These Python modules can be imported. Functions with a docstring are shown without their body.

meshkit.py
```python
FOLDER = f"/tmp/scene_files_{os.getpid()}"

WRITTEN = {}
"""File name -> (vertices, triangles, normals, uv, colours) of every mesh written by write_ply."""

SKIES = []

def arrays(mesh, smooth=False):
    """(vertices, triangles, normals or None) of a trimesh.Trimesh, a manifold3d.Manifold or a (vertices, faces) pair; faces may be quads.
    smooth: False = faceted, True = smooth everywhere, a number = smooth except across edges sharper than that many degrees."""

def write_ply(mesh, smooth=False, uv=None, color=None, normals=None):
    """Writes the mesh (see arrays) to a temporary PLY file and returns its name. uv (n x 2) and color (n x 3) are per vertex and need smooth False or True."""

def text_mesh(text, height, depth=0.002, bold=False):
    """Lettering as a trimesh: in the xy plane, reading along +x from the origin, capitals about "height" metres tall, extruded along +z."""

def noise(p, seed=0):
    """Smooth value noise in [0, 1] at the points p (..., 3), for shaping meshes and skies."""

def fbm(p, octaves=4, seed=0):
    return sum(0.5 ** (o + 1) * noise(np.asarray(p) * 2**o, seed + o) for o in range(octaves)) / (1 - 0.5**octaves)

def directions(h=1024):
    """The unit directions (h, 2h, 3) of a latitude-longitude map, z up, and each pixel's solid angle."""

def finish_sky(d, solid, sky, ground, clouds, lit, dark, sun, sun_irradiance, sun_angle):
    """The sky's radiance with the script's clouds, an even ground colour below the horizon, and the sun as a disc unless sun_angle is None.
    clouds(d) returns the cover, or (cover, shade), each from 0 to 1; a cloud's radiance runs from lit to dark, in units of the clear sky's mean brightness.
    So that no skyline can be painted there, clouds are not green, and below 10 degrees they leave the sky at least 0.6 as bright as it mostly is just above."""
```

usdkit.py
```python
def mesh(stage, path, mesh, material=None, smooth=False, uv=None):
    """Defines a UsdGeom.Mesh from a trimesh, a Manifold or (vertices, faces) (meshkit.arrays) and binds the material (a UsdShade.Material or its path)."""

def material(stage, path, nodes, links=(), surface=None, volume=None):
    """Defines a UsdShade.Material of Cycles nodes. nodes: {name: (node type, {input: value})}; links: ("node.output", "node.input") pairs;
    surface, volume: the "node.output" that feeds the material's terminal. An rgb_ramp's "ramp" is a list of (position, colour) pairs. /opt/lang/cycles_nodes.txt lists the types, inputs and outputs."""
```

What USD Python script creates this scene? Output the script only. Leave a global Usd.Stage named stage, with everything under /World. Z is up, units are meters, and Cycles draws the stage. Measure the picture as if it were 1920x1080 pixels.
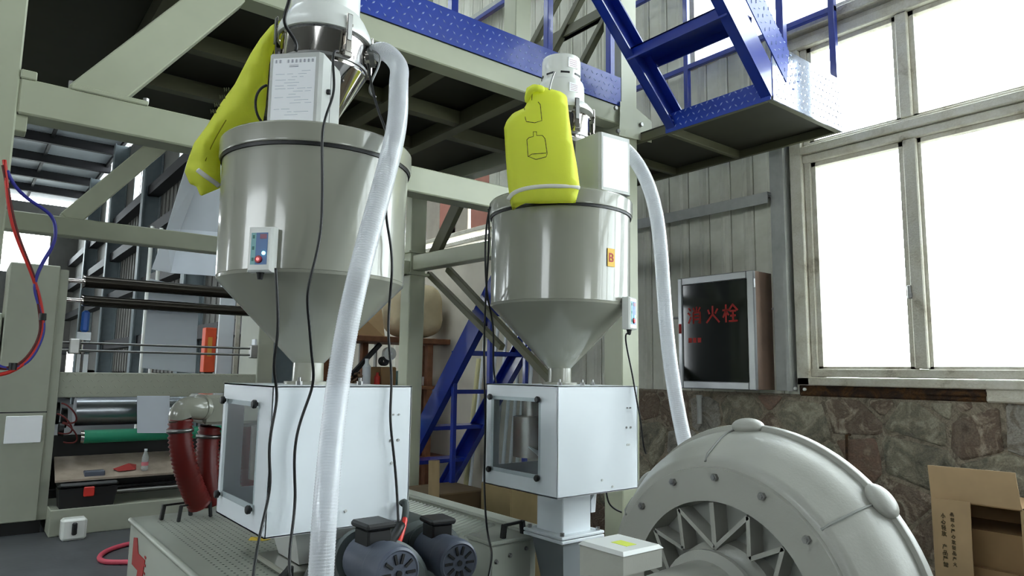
import math, random
import numpy as np, trimesh, usdkit, meshkit
from pxr import Usd, UsdGeom, UsdLux, Gf, Sdf, UsdShade
from shapely.geometry import Polygon, Point, box as sbox
from scipy.spatial import Delaunay, Voronoi

stage = Usd.Stage.CreateInMemory()
UsdGeom.SetStageUpAxis(stage, 'Z')
UsdGeom.Xform.Define(stage, '/World')
stage.SetDefaultPrim(stage.GetPrimAtPath('/World'))
UsdGeom.Scope.Define(stage, '/World/Looks')

# ------------------------------------------------------------------ camera, sky, exposure
FPX, YAW, PITCH, ROLL = 1297.0, math.radians(38.5), math.radians(7.04), math.radians(0.815)
EYE = np.array([0.0, 0.0, 1.55])
_f = np.array([math.sin(YAW) * math.cos(PITCH), math.cos(YAW) * math.cos(PITCH), math.sin(PITCH)])
_r0 = np.array([math.cos(YAW), -math.sin(YAW), 0.0]); _u0 = np.cross(_r0, _f)
_r = _r0 * math.cos(ROLL) + _u0 * math.sin(ROLL); _u = -_r0 * math.sin(ROLL) + _u0 * math.cos(ROLL)
cam = UsdGeom.Camera.Define(stage, '/World/camera')
cam.AddTransformOp().Set(Gf.Matrix4d(*_r, 0, *_u, 0, *(-_f), 0, *EYE, 1))
cam.CreateHorizontalApertureAttr(36.0)
cam.CreateFocalLengthAttr(36.0 * FPX / 1920)
cam.CreateClippingRangeAttr(Gf.Vec2f(0.05, 500))
cam.CreateExposureAttr(1.68)
sky = UsdLux.DomeLight.Define(stage, '/World/overcast_sky')
sky.CreateColorAttr(Gf.Vec3f(0.90, 0.97, 1.0)); sky.CreateIntensityAttr(1.0)


def _ray(x, y): return _f * FPX + _r * (x - 960) + _u * (540 - y)
def _on(a, v, x, y):
    d = _ray(x, y); return EYE + d * ((v - EYE[a]) / d[a])
def onx(X, x, y): return _on(0, X, x, y)
def ony(Y, x, y): return _on(1, Y, x, y)
def onz(Z, x, y): return _on(2, Z, x, y)


# ------------------------------------------------------------------ stage helpers
_used = {}
def _path(parent, name):
    key = (parent, name)
    n = _used.get(key, 0); _used[key] = n + 1
    return f'{parent}/{name}' + (f'_{n:03d}' if n else '')

class Node:
    def __init__(s, prim, off): s.prim, s.off, s.path = prim, np.asarray(off, float), str(prim.GetPath())

def _data(prim, **kw):
    for k, v in kw.items():
        if v: prim.SetCustomDataByKey(k, v)

def thing(name, label=None, cat=None, loc=(0, 0, 0), group=None, kind=None):
    p = UsdGeom.Xform.Define(stage, _path('/World', name)); p.AddTranslateOp().Set(Gf.Vec3d(*map(float, loc)))
    _data(p.GetPrim(), label=label, category=cat, group=group, kind=kind)
    return Node(p.GetPrim(), loc)

def part(parent, name, mesh, mat, smooth=30, label=None, kind=None):
    """mesh in world coordinates, stored relative to its thing"""
    if isinstance(mesh, (list, tuple)): mesh = trimesh.util.concatenate([m for m in mesh])
    m = mesh.copy(); m.apply_translation(-parent.off)
    pr = usdkit.mesh(stage, _path(parent.path, name), m, mat, smooth=smooth)
    _data(pr.GetPrim(), label=label, kind=kind)
    return Node(pr.GetPrim(), parent.off)

def solo(name, mesh, mat, label=None, cat=None, group=None, kind=None, smooth=30):
    if isinstance(mesh, (list, tuple)): mesh = trimesh.util.concatenate(list(mesh))
    pr = usdkit.mesh(stage, _path('/World', name), mesh, mat, smooth=smooth)
    _data(pr.GetPrim(), label=label, category=cat, group=group, kind=kind)
    return Node(pr.GetPrim(), (0, 0, 0))

# ------------------------------------------------------------------ mesh helpers
_BF = np.array([[0,2,3],[0,3,1],[4,5,7],[4,7,6],[0,1,5],[0,5,4],[2,6,7],[2,7,3],[0,4,6],[0,6,2],[1,3,7],[1,7,5]])
def box(x0, x1, y0, y1, z0, z1, b=0.0):
    x0, x1 = sorted((x0, x1)); y0, y1 = sorted((y0, y1)); z0, z1 = sorted((z0, z1))
    if b <= 0:
        v = np.array([[x, y, z] for x in (x0, x1) for y in (y0, y1) for z in (z0, z1)], float)
        return trimesh.Trimesh(v, _BF[:, ::-1] if False else _BF, process=False) if _vol(v) > 0 else trimesh.Trimesh(v, _BF[:, ::-1], process=False)
    b = min(b, (x1 - x0) * .45, (y1 - y0) * .45, (z1 - z0) * .45)
    v = []
    for x, sx in ((x0, 1), (x1, -1)):
        for y, sy in ((y0, 1), (y1, -1)):
            for z, sz in ((z0, 1), (z1, -1)):
                v += [(x + sx * b, y + sy * b, z), (x + sx * b, y, z + sz * b), (x, y + sy * b, z + sz * b)]
    return trimesh.convex.convex_hull(np.array(v))
def _vol(v): return trimesh.Trimesh(v, _BF, process=False).volume

def hull(pts): return trimesh.convex.convex_hull(np.asarray(pts, float))

def bar(p, q, w, h, up=(0, 0, 1), b=0.0):
    p, q = np.asarray(p, float), np.asarray(q, float)
    d = q - p; L = np.linalg.norm(d); d = d / L
    s = np.cross(d, up); s /= np.linalg.norm(s); n = np.cross(s, d)
    m = box(0, L, -w / 2, w / 2, -h / 2, h / 2, b)
    T = np.eye(4); T[:3, 0], T[:3, 1], T[:3, 2], T[:3, 3] = d, -s, n, p
    if np.linalg.det(T[:3, :3]) < 0: T[:3, 1] = s
    m.apply_transform(T); return m

def smoothline(pts, n=8):
    from scipy.interpolate import PchipInterpolator
    p = np.asarray(pts, float)
    t = np.r_[0, np.cumsum(np.linalg.norm(np.diff(p, axis=0), axis=1))]
    tt = np.linspace(0, t[-1], n * (len(p) - 1) + 1)
    from scipy.interpolate import make_interp_spline
    return make_interp_spline(t, p, k=min(3, len(p) - 1))(tt)

def tube(p, radii, sides=12, caps=True):
    p = np.asarray(p, float); t = np.gradient(p, axis=0); t /= np.linalg.norm(t, axis=1, keepdims=True) + 1e-12
    a = np.cross(t[0], [0, 0, 1.0] if abs(t[0][2]) < .9 else [1.0, 0, 0]); a /= np.linalg.norm(a)
    A = []
    for i in range(len(p)):
        a = a - t[i] * (a @ t[i]); a /= np.linalg.norm(a); A.append(a)
    A = np.array(A); Bv = np.cross(t, A); ang = np.arange(sides) * 2 * np.pi / sides
    R = np.broadcast_to(np.asarray(radii, float), (len(p),))
    v = p[:, None] + R[:, None, None] * (np.cos(ang)[None, :, None] * A[:, None] + np.sin(ang)[None, :, None] * Bv[:, None])
    n = len(p); v = v.reshape(-1, 3)
    i, j = np.meshgrid(np.arange(n - 1), np.arange(sides), indexing='ij'); k = (j + 1) % sides
    q = np.stack([i * sides + j, i * sides + k, (i + 1) * sides + k, (i + 1) * sides + j], -1).reshape(-1, 4)
    f = np.vstack([q[:, [0, 1, 2]], q[:, [0, 2, 3]]])
    if caps:
        c0, c1 = len(v), len(v) + 1; v = np.vstack([v, p[0], p[-1]]); jj = np.arange(sides); kk = (jj + 1) % sides
        f = np.vstack([f, np.stack([np.full(sides, c0), kk, jj], 1), np.stack([np.full(sides, c1), (n - 1) * sides + jj, (n - 1) * sides + kk], 1)])
    return trimesh.Trimesh(v, f, process=False)

def cyl(p, q, r, sides=20, r2=None): return tube(np.linspace(p, q, 2), [r, r if r2 is None else r2], sides)

def lathe(prof, n=48, center=(0, 0, 0), axis='z'):
    """prof: (radius, height) pairs from bottom to top; radius 0 closes."""
    prof = np.asarray(prof, float); m = len(prof); ang = np.arange(n) * 2 * np.pi / n
    v = np.stack([prof[:, 0][:, None] * np.cos(ang), prof[:, 0][:, None] * np.sin(ang), np.repeat(prof[:, 1][:, None], n, 1)], -1).reshape(-1, 3)
    i, j = np.meshgrid(np.arange(m - 1), np.arange(n), indexing='ij'); k = (j + 1) % n
    q = np.stack([i * n + j, i * n + k, (i + 1) * n + k, (i + 1) * n + j], -1).reshape(-1, 4)
    f = np.vstack([q[:, [0, 1, 2]], q[:, [0, 2, 3]]])
    me = trimesh.Trimesh(v, f, process=False); me.merge_vertices(); me.update_faces(me.nondegenerate_faces())
    if axis == 'x': me.apply_transform(np.array([[0, 0, 1, 0], [1, 0, 0, 0], [0, 1, 0, 0], [0, 0, 0, 1.]]))
    if axis == 'y': me.apply_transform(np.array([[0, 1, 0, 0], [0, 0, 1, 0], [1, 0, 0, 0], [0, 0, 0, 1.]]))
    me.apply_translation(center); return me

def prism(pts, h):
    pl = pts if isinstance(pts, Polygon) else Polygon(pts)
    return trimesh.creation.extrude_polygon(pl, h, engine='earcut')

def frame(o, x, y, z):
    T = np.eye(4); T[:3, 0], T[:3, 1], T[:3, 2], T[:3, 3] = x, y, z, o; return T
def put(m, o, x, y):
    """a mesh drawn in its own xy plane set with its x along x and y along y"""
    x = np.asarray(x, float); x = x / np.linalg.norm(x); y = np.asarray(y, float); y = y - x * (x @ y); y /= np.linalg.norm(y)
    m = m.copy(); m.apply_transform(frame(o, x, y, np.cross(x, y))); return m
Z = np.array([0, 0, 1.0])

def cat(*ms):
    out = []
    for m in ms: out += list(m) if isinstance(m, (list, tuple)) else [m]
    return trimesh.util.concatenate(out)

# ------------------------------------------------------------------ materials
def lin(r, g, b): return tuple((c / 255 / 12.92) if c <= 10 else ((c / 255 + .055) / 1.055) ** 2.4 for c in (r, g, b))
def mat(name, rgb, rough=.5, metal=0., var=.06, scale=5., bump=0., bscale=80., coat=0., extra=None, dark=None, spec=.5):
    c = np.array(lin(*rgb)); lo, hi = np.clip(c * (1 - var), 0, 1), np.clip(c * (1 + var), 0, 1)
    if dark is not None: lo = np.array(lin(*dark))
    n = {'t': ('texture_coordinate', {}), 'n': ('noise_texture', {'scale': scale, 'detail': 5.0, 'roughness': .6}),
         'r': ('rgb_ramp', {'ramp': [(.3, tuple(lo)), (.7, tuple(hi))]}),
         'p': ('principled_bsdf', {'roughness': rough, 'metallic': metal, 'coat_weight': coat, 'coat_roughness': .08, 'specular_ior_level': spec, **(extra or {})})}
    l = [('t.object', 'n.vector'), ('n.fac', 'r.fac'), ('r.color', 'p.base_color')]
    if bump:
        n['bn'] = ('noise_texture', {'scale': bscale, 'detail': 3.0}); n['b'] = ('bump', {'strength': bump, 'distance': .004})
        l += [('t.object', 'bn.vector'), ('bn.fac', 'b.height'), ('b.normal', 'p.normal')]
    return usdkit.material(stage, '/World/Looks/' + name, n, l, surface='p.BSDF')

OLIVE = mat('olive_paint', (176, 180, 156), .38, var=.04)
OLIVE_SHADED = mat('olive_paint_shaded', (92, 92, 70), .5, var=.08)  # tower olive darkened for shade on joists under the decks; braces share it
DECK_SHADED = mat('deck_underside_shaded', (50, 50, 38), .6, var=.12)  # shade beneath the decks put into the plate colour
HOPPER = mat('hopper_paint', (150, 150, 137), .27, var=.02, coat=.7)
WHITE = mat('white_enamel', (222, 228, 232), .35, var=.015)
PLASTIC = mat('white_plastic', (225, 227, 222), .3, var=.01, coat=.2)
PALEGREY = mat('pale_grey_plastic', (196, 198, 194), .4, var=.02)
BLUE = mat('blue_gloss_paint', (24, 50, 148), .28, var=.06, coat=.6)
BLUEPLATE = mat('blue_checker_paint', (26, 60, 160), .36, var=.06, coat=.1)
GLAREPLATE = mat('polished_checker_plate', (206, 216, 240), .12, metal=.92, var=.04, coat=.5)  # blue plate paled and made metallic so window glare on it reads white
BLUEWORN = mat('worn_checker_relief', (140, 158, 210), .3, var=.2)
STEEL = mat('polished_steel', (205, 200, 195), .1, metal=1., var=.02)
DULLSTEEL = mat('dull_steel', (150, 150, 148), .35, metal=1., var=.08)
BLACK = mat('black_plastic', (16, 16, 17), .45, var=.1)
RUBBER = mat('black_cable', (12, 12, 13), .4, var=.1)
YELLOW = usdkit.material(stage, '/World/Looks/yellow_cloth', {'t': ('texture_coordinate', {}), 'n': ('noise_texture', {'scale': 220.0, 'detail': 3.0}), 'b': ('bump', {'strength': .2, 'distance': .003}), 'p': ('principled_bsdf', {'base_color': lin(238, 244, 92), 'roughness': .7}),
    'tl': ('translucent_bsdf', {'color': lin(244, 248, 90)}), 'm': ('mix_closure', {'fac': .38})}, [('t.object', 'n.vector'), ('n.fac', 'b.height'), ('b.normal', 'p.normal'), ('p.BSDF', 'm.closure1'), ('tl.BSDF', 'm.closure2')], surface='m.closure')
WHITETAPE = mat('white_tape', (225, 225, 215), .7, var=.03)
INK = mat('dark_ink', (70, 72, 40), .8, var=.05)
PAPER = mat('white_paper', (250, 252, 255), .3, var=.01)
PRINT = mat('grey_print', (120, 128, 140), .7, var=.05)
BLOWER = mat('blower_cast_paint', (156, 156, 147), .42, var=.03, bump=.12, bscale=140, coat=.15)
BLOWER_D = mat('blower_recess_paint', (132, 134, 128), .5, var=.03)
MOTOR = mat('motor_grey_paint', (76, 82, 96), .45, var=.06, bump=.1)
GEARGREY = mat('gear_housing_paint', (74, 81, 80), .5, var=.05)
MACHINE = mat('machine_paint', (168, 172, 160), .45, var=.04)
WINDER = mat('winder_paint', (160, 163, 147), .5, var=.04)
REDHOSE = mat('red_silicone_hose', (100, 14, 9), .4, var=.15)
RED = mat('red_plastic', (205, 40, 30), .4, var=.08)
DARKRED = mat('dark_red', (90, 18, 16), .6, var=.2)
PIPEBLUE = mat('blue_tube', (50, 50, 150), .35, var=.05)
BRIGHTBLUE = mat('bright_blue_paint', (40, 95, 180), .4, var=.05)
GREEN = mat('green_roller_rubber', (30, 140, 105), .5, var=.05)
CARD = mat('cardboard', (178, 150, 112), .85, var=.06, scale=8)
CARD_IN = mat('cardboard_inside', (150, 120, 84), .9, var=.08)
WOOD = mat('rack_wood', (120, 78, 52), .7, var=.25, scale=9)
FILM = mat('film_web', (205, 212, 222), .35, var=.02)
BEIGE = mat('beige_sacking', (196, 182, 150), .85, var=.1, bump=.3, bscale=40)
SHINYROLL = mat('silver_roller', (170, 174, 180), .25, metal=.9, var=.04)
DARKROLL = mat('dark_roller', (52, 48, 42), .25, metal=.6, var=.05)
GLASSDARK = mat('dark_cabinet_glass', (14, 20, 20), .06, var=.2, spec=.6)
ALU = mat('aluminium', (178, 180, 182), .32, metal=.85, var=.06)
BROWNSIDE = mat('brown_rusted_steel', (120, 98, 84), .5, var=.15, scale=7)
GALV = mat('galvanised_steel', (168, 170, 166), .45, metal=.15, var=.12, scale=9)
REDPAINT = mat('red_lettering', (170, 30, 26), .6, var=.08)
YSTICK = mat('yellow_sticker', (236, 190, 70), .6, var=.03)
LIME = mat('lime_sticker', (196, 208, 70), .6, var=.05)
CONC = mat('concrete_floor', (70, 72, 75), .55, var=.25, scale=1.6, bump=.25, bscale=30)
GROUND = mat('unseen_outside_ground', (170, 170, 165), .8, var=.1)
ROOFM = mat('roof_sheet', (176, 184, 190), .5, var=.06)
PURLIN = mat('purlin_paint', (34, 34, 38), .6, var=.15)
HALLCOL = mat('hall_column_paint', (128, 140, 144), .5, var=.08)
PLASTER = mat('pale_plaster', (188, 182, 168), .85, var=.1, scale=2.2)
FARCLAD = mat('far_cladding', (112, 112, 108), .6, var=.12, scale=2)
LED_G = usdkit.material(stage, '/World/Looks/green_lamp', {'e': ('emission', {'color': (.2, 1, .75), 'strength': 2.0})}, surface='e.emission')
LED_R = usdkit.material(stage, '/World/Looks/red_lamp', {'e': ('emission', {'color': (1, .12, .12), 'strength': 1.0})}, surface='e.emission')
GLASS = usdkit.material(stage, '/World/Looks/window_glass', {'t': ('transparent_bsdf', {'color': (.96, .98, .98)}), 'g': ('glossy_bsdf', {'roughness': .02}), 'f': ('fresnel', {'IOR': 1.45}), 'g0': ('geometry', {}), 'k': ('math', {'math_type': 'subtract', 'value1': 1.0}), 'q': ('math', {'math_type': 'multiply'}), 'm': ('mix_closure', {})},
    [('g0.backfacing', 'k.value2'), ('f.fac', 'q.value1'), ('k.value', 'q.value2'), ('q.value', 'm.fac'), ('t.BSDF', 'm.closure1'), ('g.BSDF', 'm.closure2')], surface='m.closure')
ACRYL = usdkit.material(stage, '/World/Looks/acrylic_pane', {'t': ('transparent_bsdf', {'color': (.9, .92, .92)}), 'g': ('glossy_bsdf', {'roughness': .04}), 'f': ('fresnel', {'IOR': 1.6}), 'g0': ('geometry', {}), 'k': ('math', {'math_type': 'subtract', 'value1': 1.0}), 'q': ('math', {'math_type': 'multiply'}), 'm': ('mix_closure', {})},
    [('g0.backfacing', 'k.value2'), ('f.fac', 'q.value1'), ('k.value', 'q.value2'), ('q.value', 'm.fac'), ('t.BSDF', 'm.closure1'), ('g.BSDF', 'm.closure2')], surface='m.closure')
def clearhose(name, lo, hi):
    return usdkit.material(stage, '/World/Looks/' + name, {'t': ('transparent_bsdf', {'color': (.96, .97, .99)}), 'p': ('principled_bsdf', {'base_color': lin(240, 241, 243), 'roughness': .07, 'coat_weight': .7}),
        'tl': ('translucent_bsdf', {'color': lin(240, 242, 244)}), 'm1': ('mix_closure', {'fac': .3}), 'lw': ('layer_weight', {'blend': .35}), 'mr': ('map_range', {'from_min': 0.0, 'from_max': 1.0, 'to_min': lo, 'to_max': hi}), 'm': ('mix_closure', {})},
        [('p.BSDF', 'm1.closure1'), ('tl.BSDF', 'm1.closure2'), ('lw.facing', 'mr.value'), ('mr.result', 'm.fac'), ('t.BSDF', 'm.closure1'), ('m1.closure', 'm.closure2')], surface='m.closure')
CLEARHOSE = clearhose('clear_spiral_hose', .42, .95)
HOSEWIRE = clearhose('clear_hose_helix', .5, .85)

def patched(name, cols, scale=3., rough=.85, bump=.5, warp=2.5, ov=.45):
    """patches of several colours, for stone, plaster and weathered paint"""
    k = len(cols)
    return usdkit.material(stage, '/World/Looks/' + name, {
        't': ('geometry', {}), 'n': ('noise_texture', {'scale': scale, 'detail': 7.0, 'roughness': .62, 'distortion': warp}),
        'r': ('rgb_ramp', {'ramp': [(.28 + .46 * i / max(1, k - 1), lin(*c)) for i, c in enumerate(cols)]}),
        'n2': ('noise_texture', {'scale': scale * 14, 'detail': 4.0}), 'b': ('bump', {'strength': bump, 'distance': .02}),
        'mx': ('mix_color', {'blend_type': 'overlay', 'fac': ov}), 'p': ('principled_bsdf', {'roughness': rough})},
        [('t.position', 'n.vector'), ('t.position', 'n2.vector'), ('n.fac', 'r.fac'), ('n2.fac', 'b.height'), ('b.normal', 'p.normal'), ('r.color', 'mx.a'), ('n2.fac', 'mx.b'), ('mx.result', 'p.base_color')], surface='p.BSDF')
STONES = [patched('stone_brown', [(84, 74, 62), (124, 110, 96), (108, 92, 78), (160, 148, 130), (186, 176, 156)], 6.5, warp=1.2),
          patched('stone_green', [(76, 76, 64), (112, 108, 94), (134, 128, 110), (166, 160, 140), (120, 116, 100)], 7., warp=1.2),
          patched('stone_red', [(100, 72, 58), (130, 104, 88), (116, 96, 82), (158, 142, 124)], 6., warp=1.2),
          patched('stone_grey', [(96, 94, 88), (132, 128, 118), (156, 152, 142), (118, 110, 98), (180, 174, 160)], 7., warp=1.2)]
MORTAR = patched('wall_mortar', [(84, 76, 64), (122, 112, 96), (152, 142, 124), (104, 94, 80), (176, 166, 148)], 8., warp=1.2)
OLDFRAME = patched('weathered_frame_paint', [(146, 136, 116), (196, 190, 172), (206, 202, 186), (210, 206, 192), (212, 208, 196)], 6., .6, .2, .3, .2)
ROTWOOD = patched('rotten_sill_timber', [(30, 20, 14), (52, 34, 20), (84, 56, 24), (40, 26, 18)], 5.)
CLADS = [patched(f'cladding_paint_{i}', [(176 + i * 5, 176 + i * 5, 160 + i * 5), (202 + i * 4, 202 + i * 4, 188 + i * 4), (208 + i * 4, 208 + i * 4, 196 + i * 4)], 1.3, .45, .05, .4, .1) for i in range(3)]

# ================================================================== SETTING
W = 4.40                       # inner face of the window wall
def st(name, mesh, m, **k): return solo(name, mesh, m, kind='structure', **k)
HY0, HY1, HX0, HZ = -9.0, 42.0, -10.0, 9.8
st('floor', box(HX0, W + .3, HY0, HY1, -.12, 0), CONC)
st('trim_3', box(-60, 70, -60, 90, -.3, -.13), GROUND, label='unseen pale ground outside the hall')  # unseen ground, kept pale to bounce daylight in through the openings

# the window wall: stone base, cladding, windows
wr = thing('wall_right', kind='structure', loc=(W, 0, 0))
ZB = 1.44
part(wr, 'stone_base', box(W, W + .32, HY0, HY1, 0, ZB), MORTAR)
rng = np.random.default_rng(4)
pts = []
for j, zc in enumerate(np.arange(.10, 1.5, .23)):
    for yc in np.arange(.35, 4.4, .33):
        pts.append((yc + (j % 2) * .16 + rng.uniform(-.13, .13), zc + rng.uniform(-.09, .09)))
pts = np.array(pts); vor = Voronoi(np.vstack([pts, [(-9, -9), (-9, 12), (14, -9), (14, 12)]]))
clip = sbox(.3, .02, 4.5, ZB - .005)
for i in range(len(pts)):
    reg = vor.regions[vor.point_region[i]]
    if -1 in reg or not reg: continue
    pg = Polygon(vor.vertices[reg]).intersection(clip).buffer(-.012)
    if pg.is_empty or pg.area < .004 or pg.geom_type != 'Polygon': continue
    pg = pg.buffer(-.02).buffer(.02)
    if pg.is_empty or pg.geom_type != 'Polygon': continue
    pg = pg.simplify(.008); c = np.array(pg.centroid.coords[0]); ring = np.array(pg.exterior.coords[:-1])
    h = rng.uniform(.004, .02)
    v = []
    for s, d in ((1, -.02), (1, h * .25), (.9, h * .7), (.66, h)):
        q = c + (ring - c) * s + rng.normal(0, .006, ring.shape)
        v.append(np.c_[np.full(len(q), W - d) - (0 if s == 1 else 1) * rng.uniform(0, .006, len(q)), q])
    part(wr, 'stone', hull(np.vstack(v)), STONES[rng.choice(4, p=[.36, .28, .14, .22])], smooth=50)

WIN_Y0, WIN_Y1, WIN_Z0, WIN_Z1 = -4.5, 2.43, 1.49, 3.98     # the big window
CL_Y0, CL_Y1, CL_Z0, CL_Z1 = -4.5, 3.26, 4.02, 5.3           # the window band above it
pw, n_ = .19, 0
y = 8.06
def clad(y0, y1, z0, z1, i):
    m = [box(W, W + .03, y0 + .003, y1 - .003, z0, z1, .003)]
    m.append(hull([(W + .001, y0 + .02, z0), (W + .001, y0 + .09, z0), (W - .012, y0 + .045, z0), (W - .012, y0 + .065, z0), (W + .001, y0 + .02, z1), (W + .001, y0 + .09, z1), (W - .012, y0 + .045, z1), (W - .012, y0 + .065, z1)]))
    m.append(box(W + .012, W + .03, y0 - .004, y0 + .004, z0, z1))
    part(wr, 'cladding_panel', cat(m), CLADS[i % 3], smooth=False)
i = 0
while y > WIN_Y1 + .02:
    y0 = max(y - pw, WIN_Y1)
    if y0 > 5.9 and y0 < 7.3: clad(y0, y, 4.0, HZ, i)
    elif y0 >= CL_Y1 - .02: clad(y0, y, ZB, HZ, i)
    else: clad(y0, y, ZB, CL_Z0 - .02, i); clad(y0, y, CL_Z1, HZ, i)
    y -= pw; i += 1
part(wr, 'upper_sheet', [box(W, W + .03, HY0, WIN_Y1, CL_Z1, HZ), box(W, W + .03, HY0, -4.5, ZB, CL_Z1)], CLADS[0])
part(wr, 'far_sheet', [box(W, W + .03, 8.06, HY1, 0, 6.8), box(W, W + .03, 8.06, HY1, 8.9, HZ), box(W, W + .03, 8.06, 12, 6.8, 8.9)] + [box(W, W + .03, a, b_, 6.8, 8.9) for a, b_ in ((14.5, 18), (20.5, 24.6), (27.0, 30.6), (33, 36.6), (39, HY1))], FARCLAD)
for a in np.arange(8.4, 30, .45): part(wr, 'sheet_rib', box(W - .03, W, a, a + .06, 1.4, 6.75), FARCLAD)
part(wr, 'plaster_band', box(W - .01, W, 5.0, 9.5, .2, 2.95), PLASTER)
for zz, ya, yb in ((2.75, 2.56, 5.9), (5.55, 3.3, 10)):
    part(wr, 'girt', cat(box(W - .11, W - .03, ya, yb, zz + .055, zz + .075), box(W - .118, W - .11, ya, yb, zz - .005, zz + .075)), GALV)
for zz in (2.2, 3.9, 5.4, 6.7): part(wr, 'far_girt', box(W - .35, W - .03, 9, HY1, zz, zz + .3), PURLIN)
for yy in (11, 17, 22.6, 28.6, 34.6): part(wr, 'hall_column', cat(box(W - .5, W - .46, yy, yy + .34, 0, HZ), box(W - .04, W - .01, yy, yy + .34, 0, HZ), box(W - .5, W, yy + .15, yy + .18, 0, HZ)), HALLCOL)
# corner post beside the window
st('trim_2', cat(box(W - .07, W - .005, 2.45, 2.57, ZB + .02, 4.0, .004), box(W - .1, W - .07, 2.45, 2.475, ZB + .02, 4.0)), GALV)

def pane_grid(t, ys, zs, x, fw, mt, glass=True):
    pass
w1 = thing('window_1', kind='structure', loc=(W, 0, 0))
def wbar(y0, y1, z0, z1, x0, x1, nm): part(w1, nm, box(x0, x1, y0, y1, z0, z1, .006), OLDFRAME)
# outer frame: head of three stepped mouldings, jamb, sill
wbar(WIN_Y0, WIN_Y1 + .01, 3.90, 3.965, W - .10, W + .1, 'frame_head'); wbar(WIN_Y0, WIN_Y1, 3.86, 3.90, W - .03, W + .1, 'frame_head'); wbar(WIN_Y0, WIN_Y1, 3.80, 3.86, W - .055, W + .1, 'frame_head')
wbar(2.345, WIN_Y1, 1.50, 3.80, W - .05, W + .1, 'frame_jamb'); wbar(2.30, 2.345, 1.50, 3.80, W - .015, W + .1, 'frame_jamb'); 
for zz, dx in ((1.50, .05), (1.555, .02)): wbar(WIN_Y0, WIN_Y1, zz, zz + .053, W - dx, W + .1, 'frame_sill')
wbar(WIN_Y0, 2.345, 3.045, 3.10, W - .06, W + .1, 'transom'); wbar(WIN_Y0, 2.345, 2.99, 3.042, W - .035, W + .1, 'transom'); wbar(WIN_Y0, 2.345, 3.103, 3.128, W - .02, W + .1, 'transom')
mull = [1.68, .3, -1.05, -2.4, -3.5]
for a in mull:
    wbar(a - .035, a + .035, 3.128, 3.80, W - .03, W + .1, 'mullion')
    wbar(a - .045, a + .03, 1.61, 2.99, W - .03, W + .1, 'mullion'); 
ed = [2.30] + mull + [WIN_Y0]
for a, b_ in zip(ed[:-1], ed[1:]):
    for z0, z1 in ((1.608, 2.99), (3.128, 3.80)):
        hi_, lo_ = a - (.035 if a != 2.30 else 0), b_ + .035
        s = .028
        part(w1, 'sash', cat(box(W + .0, W + .05, hi_ - s, hi_, z0, z1), box(W + .0, W + .05, lo_, lo_ + s, z0, z1), box(W + .0, W + .05, lo_, hi_, z0, z0 + s * .5), box(W + .0, W + .05, lo_, hi_, z1 - s, z1)), OLDFRAME)
        part(w1, 'pane', box(W + .022, W + .027, lo_, hi_, z0, z1), GLASS)
part(w1, 'rotten_sill_plank', cat(box(W - .012, W + .3, 1.35, 2.44, 1.43, 1.505, .01), box(W - .026, W + .05, 1.33, 1.75, 1.455, 1.497, .01)), ROTWOOD)
part(w1, 'sill_board', box(W - .03, W + .3, WIN_Y0, 1.36, 1.43, 1.505, .008), OLDFRAME)
part(w1, 'catch', cat(box(W - .05, W - .03, 1.70, 1.72, 2.02, 2.1, .003), box(W - .06, W - .05, 1.69, 1.705, 2.03, 2.05)), DULLSTEEL)
w2 = thing('window_2', kind='structure', loc=(W, 0, 0))
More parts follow.
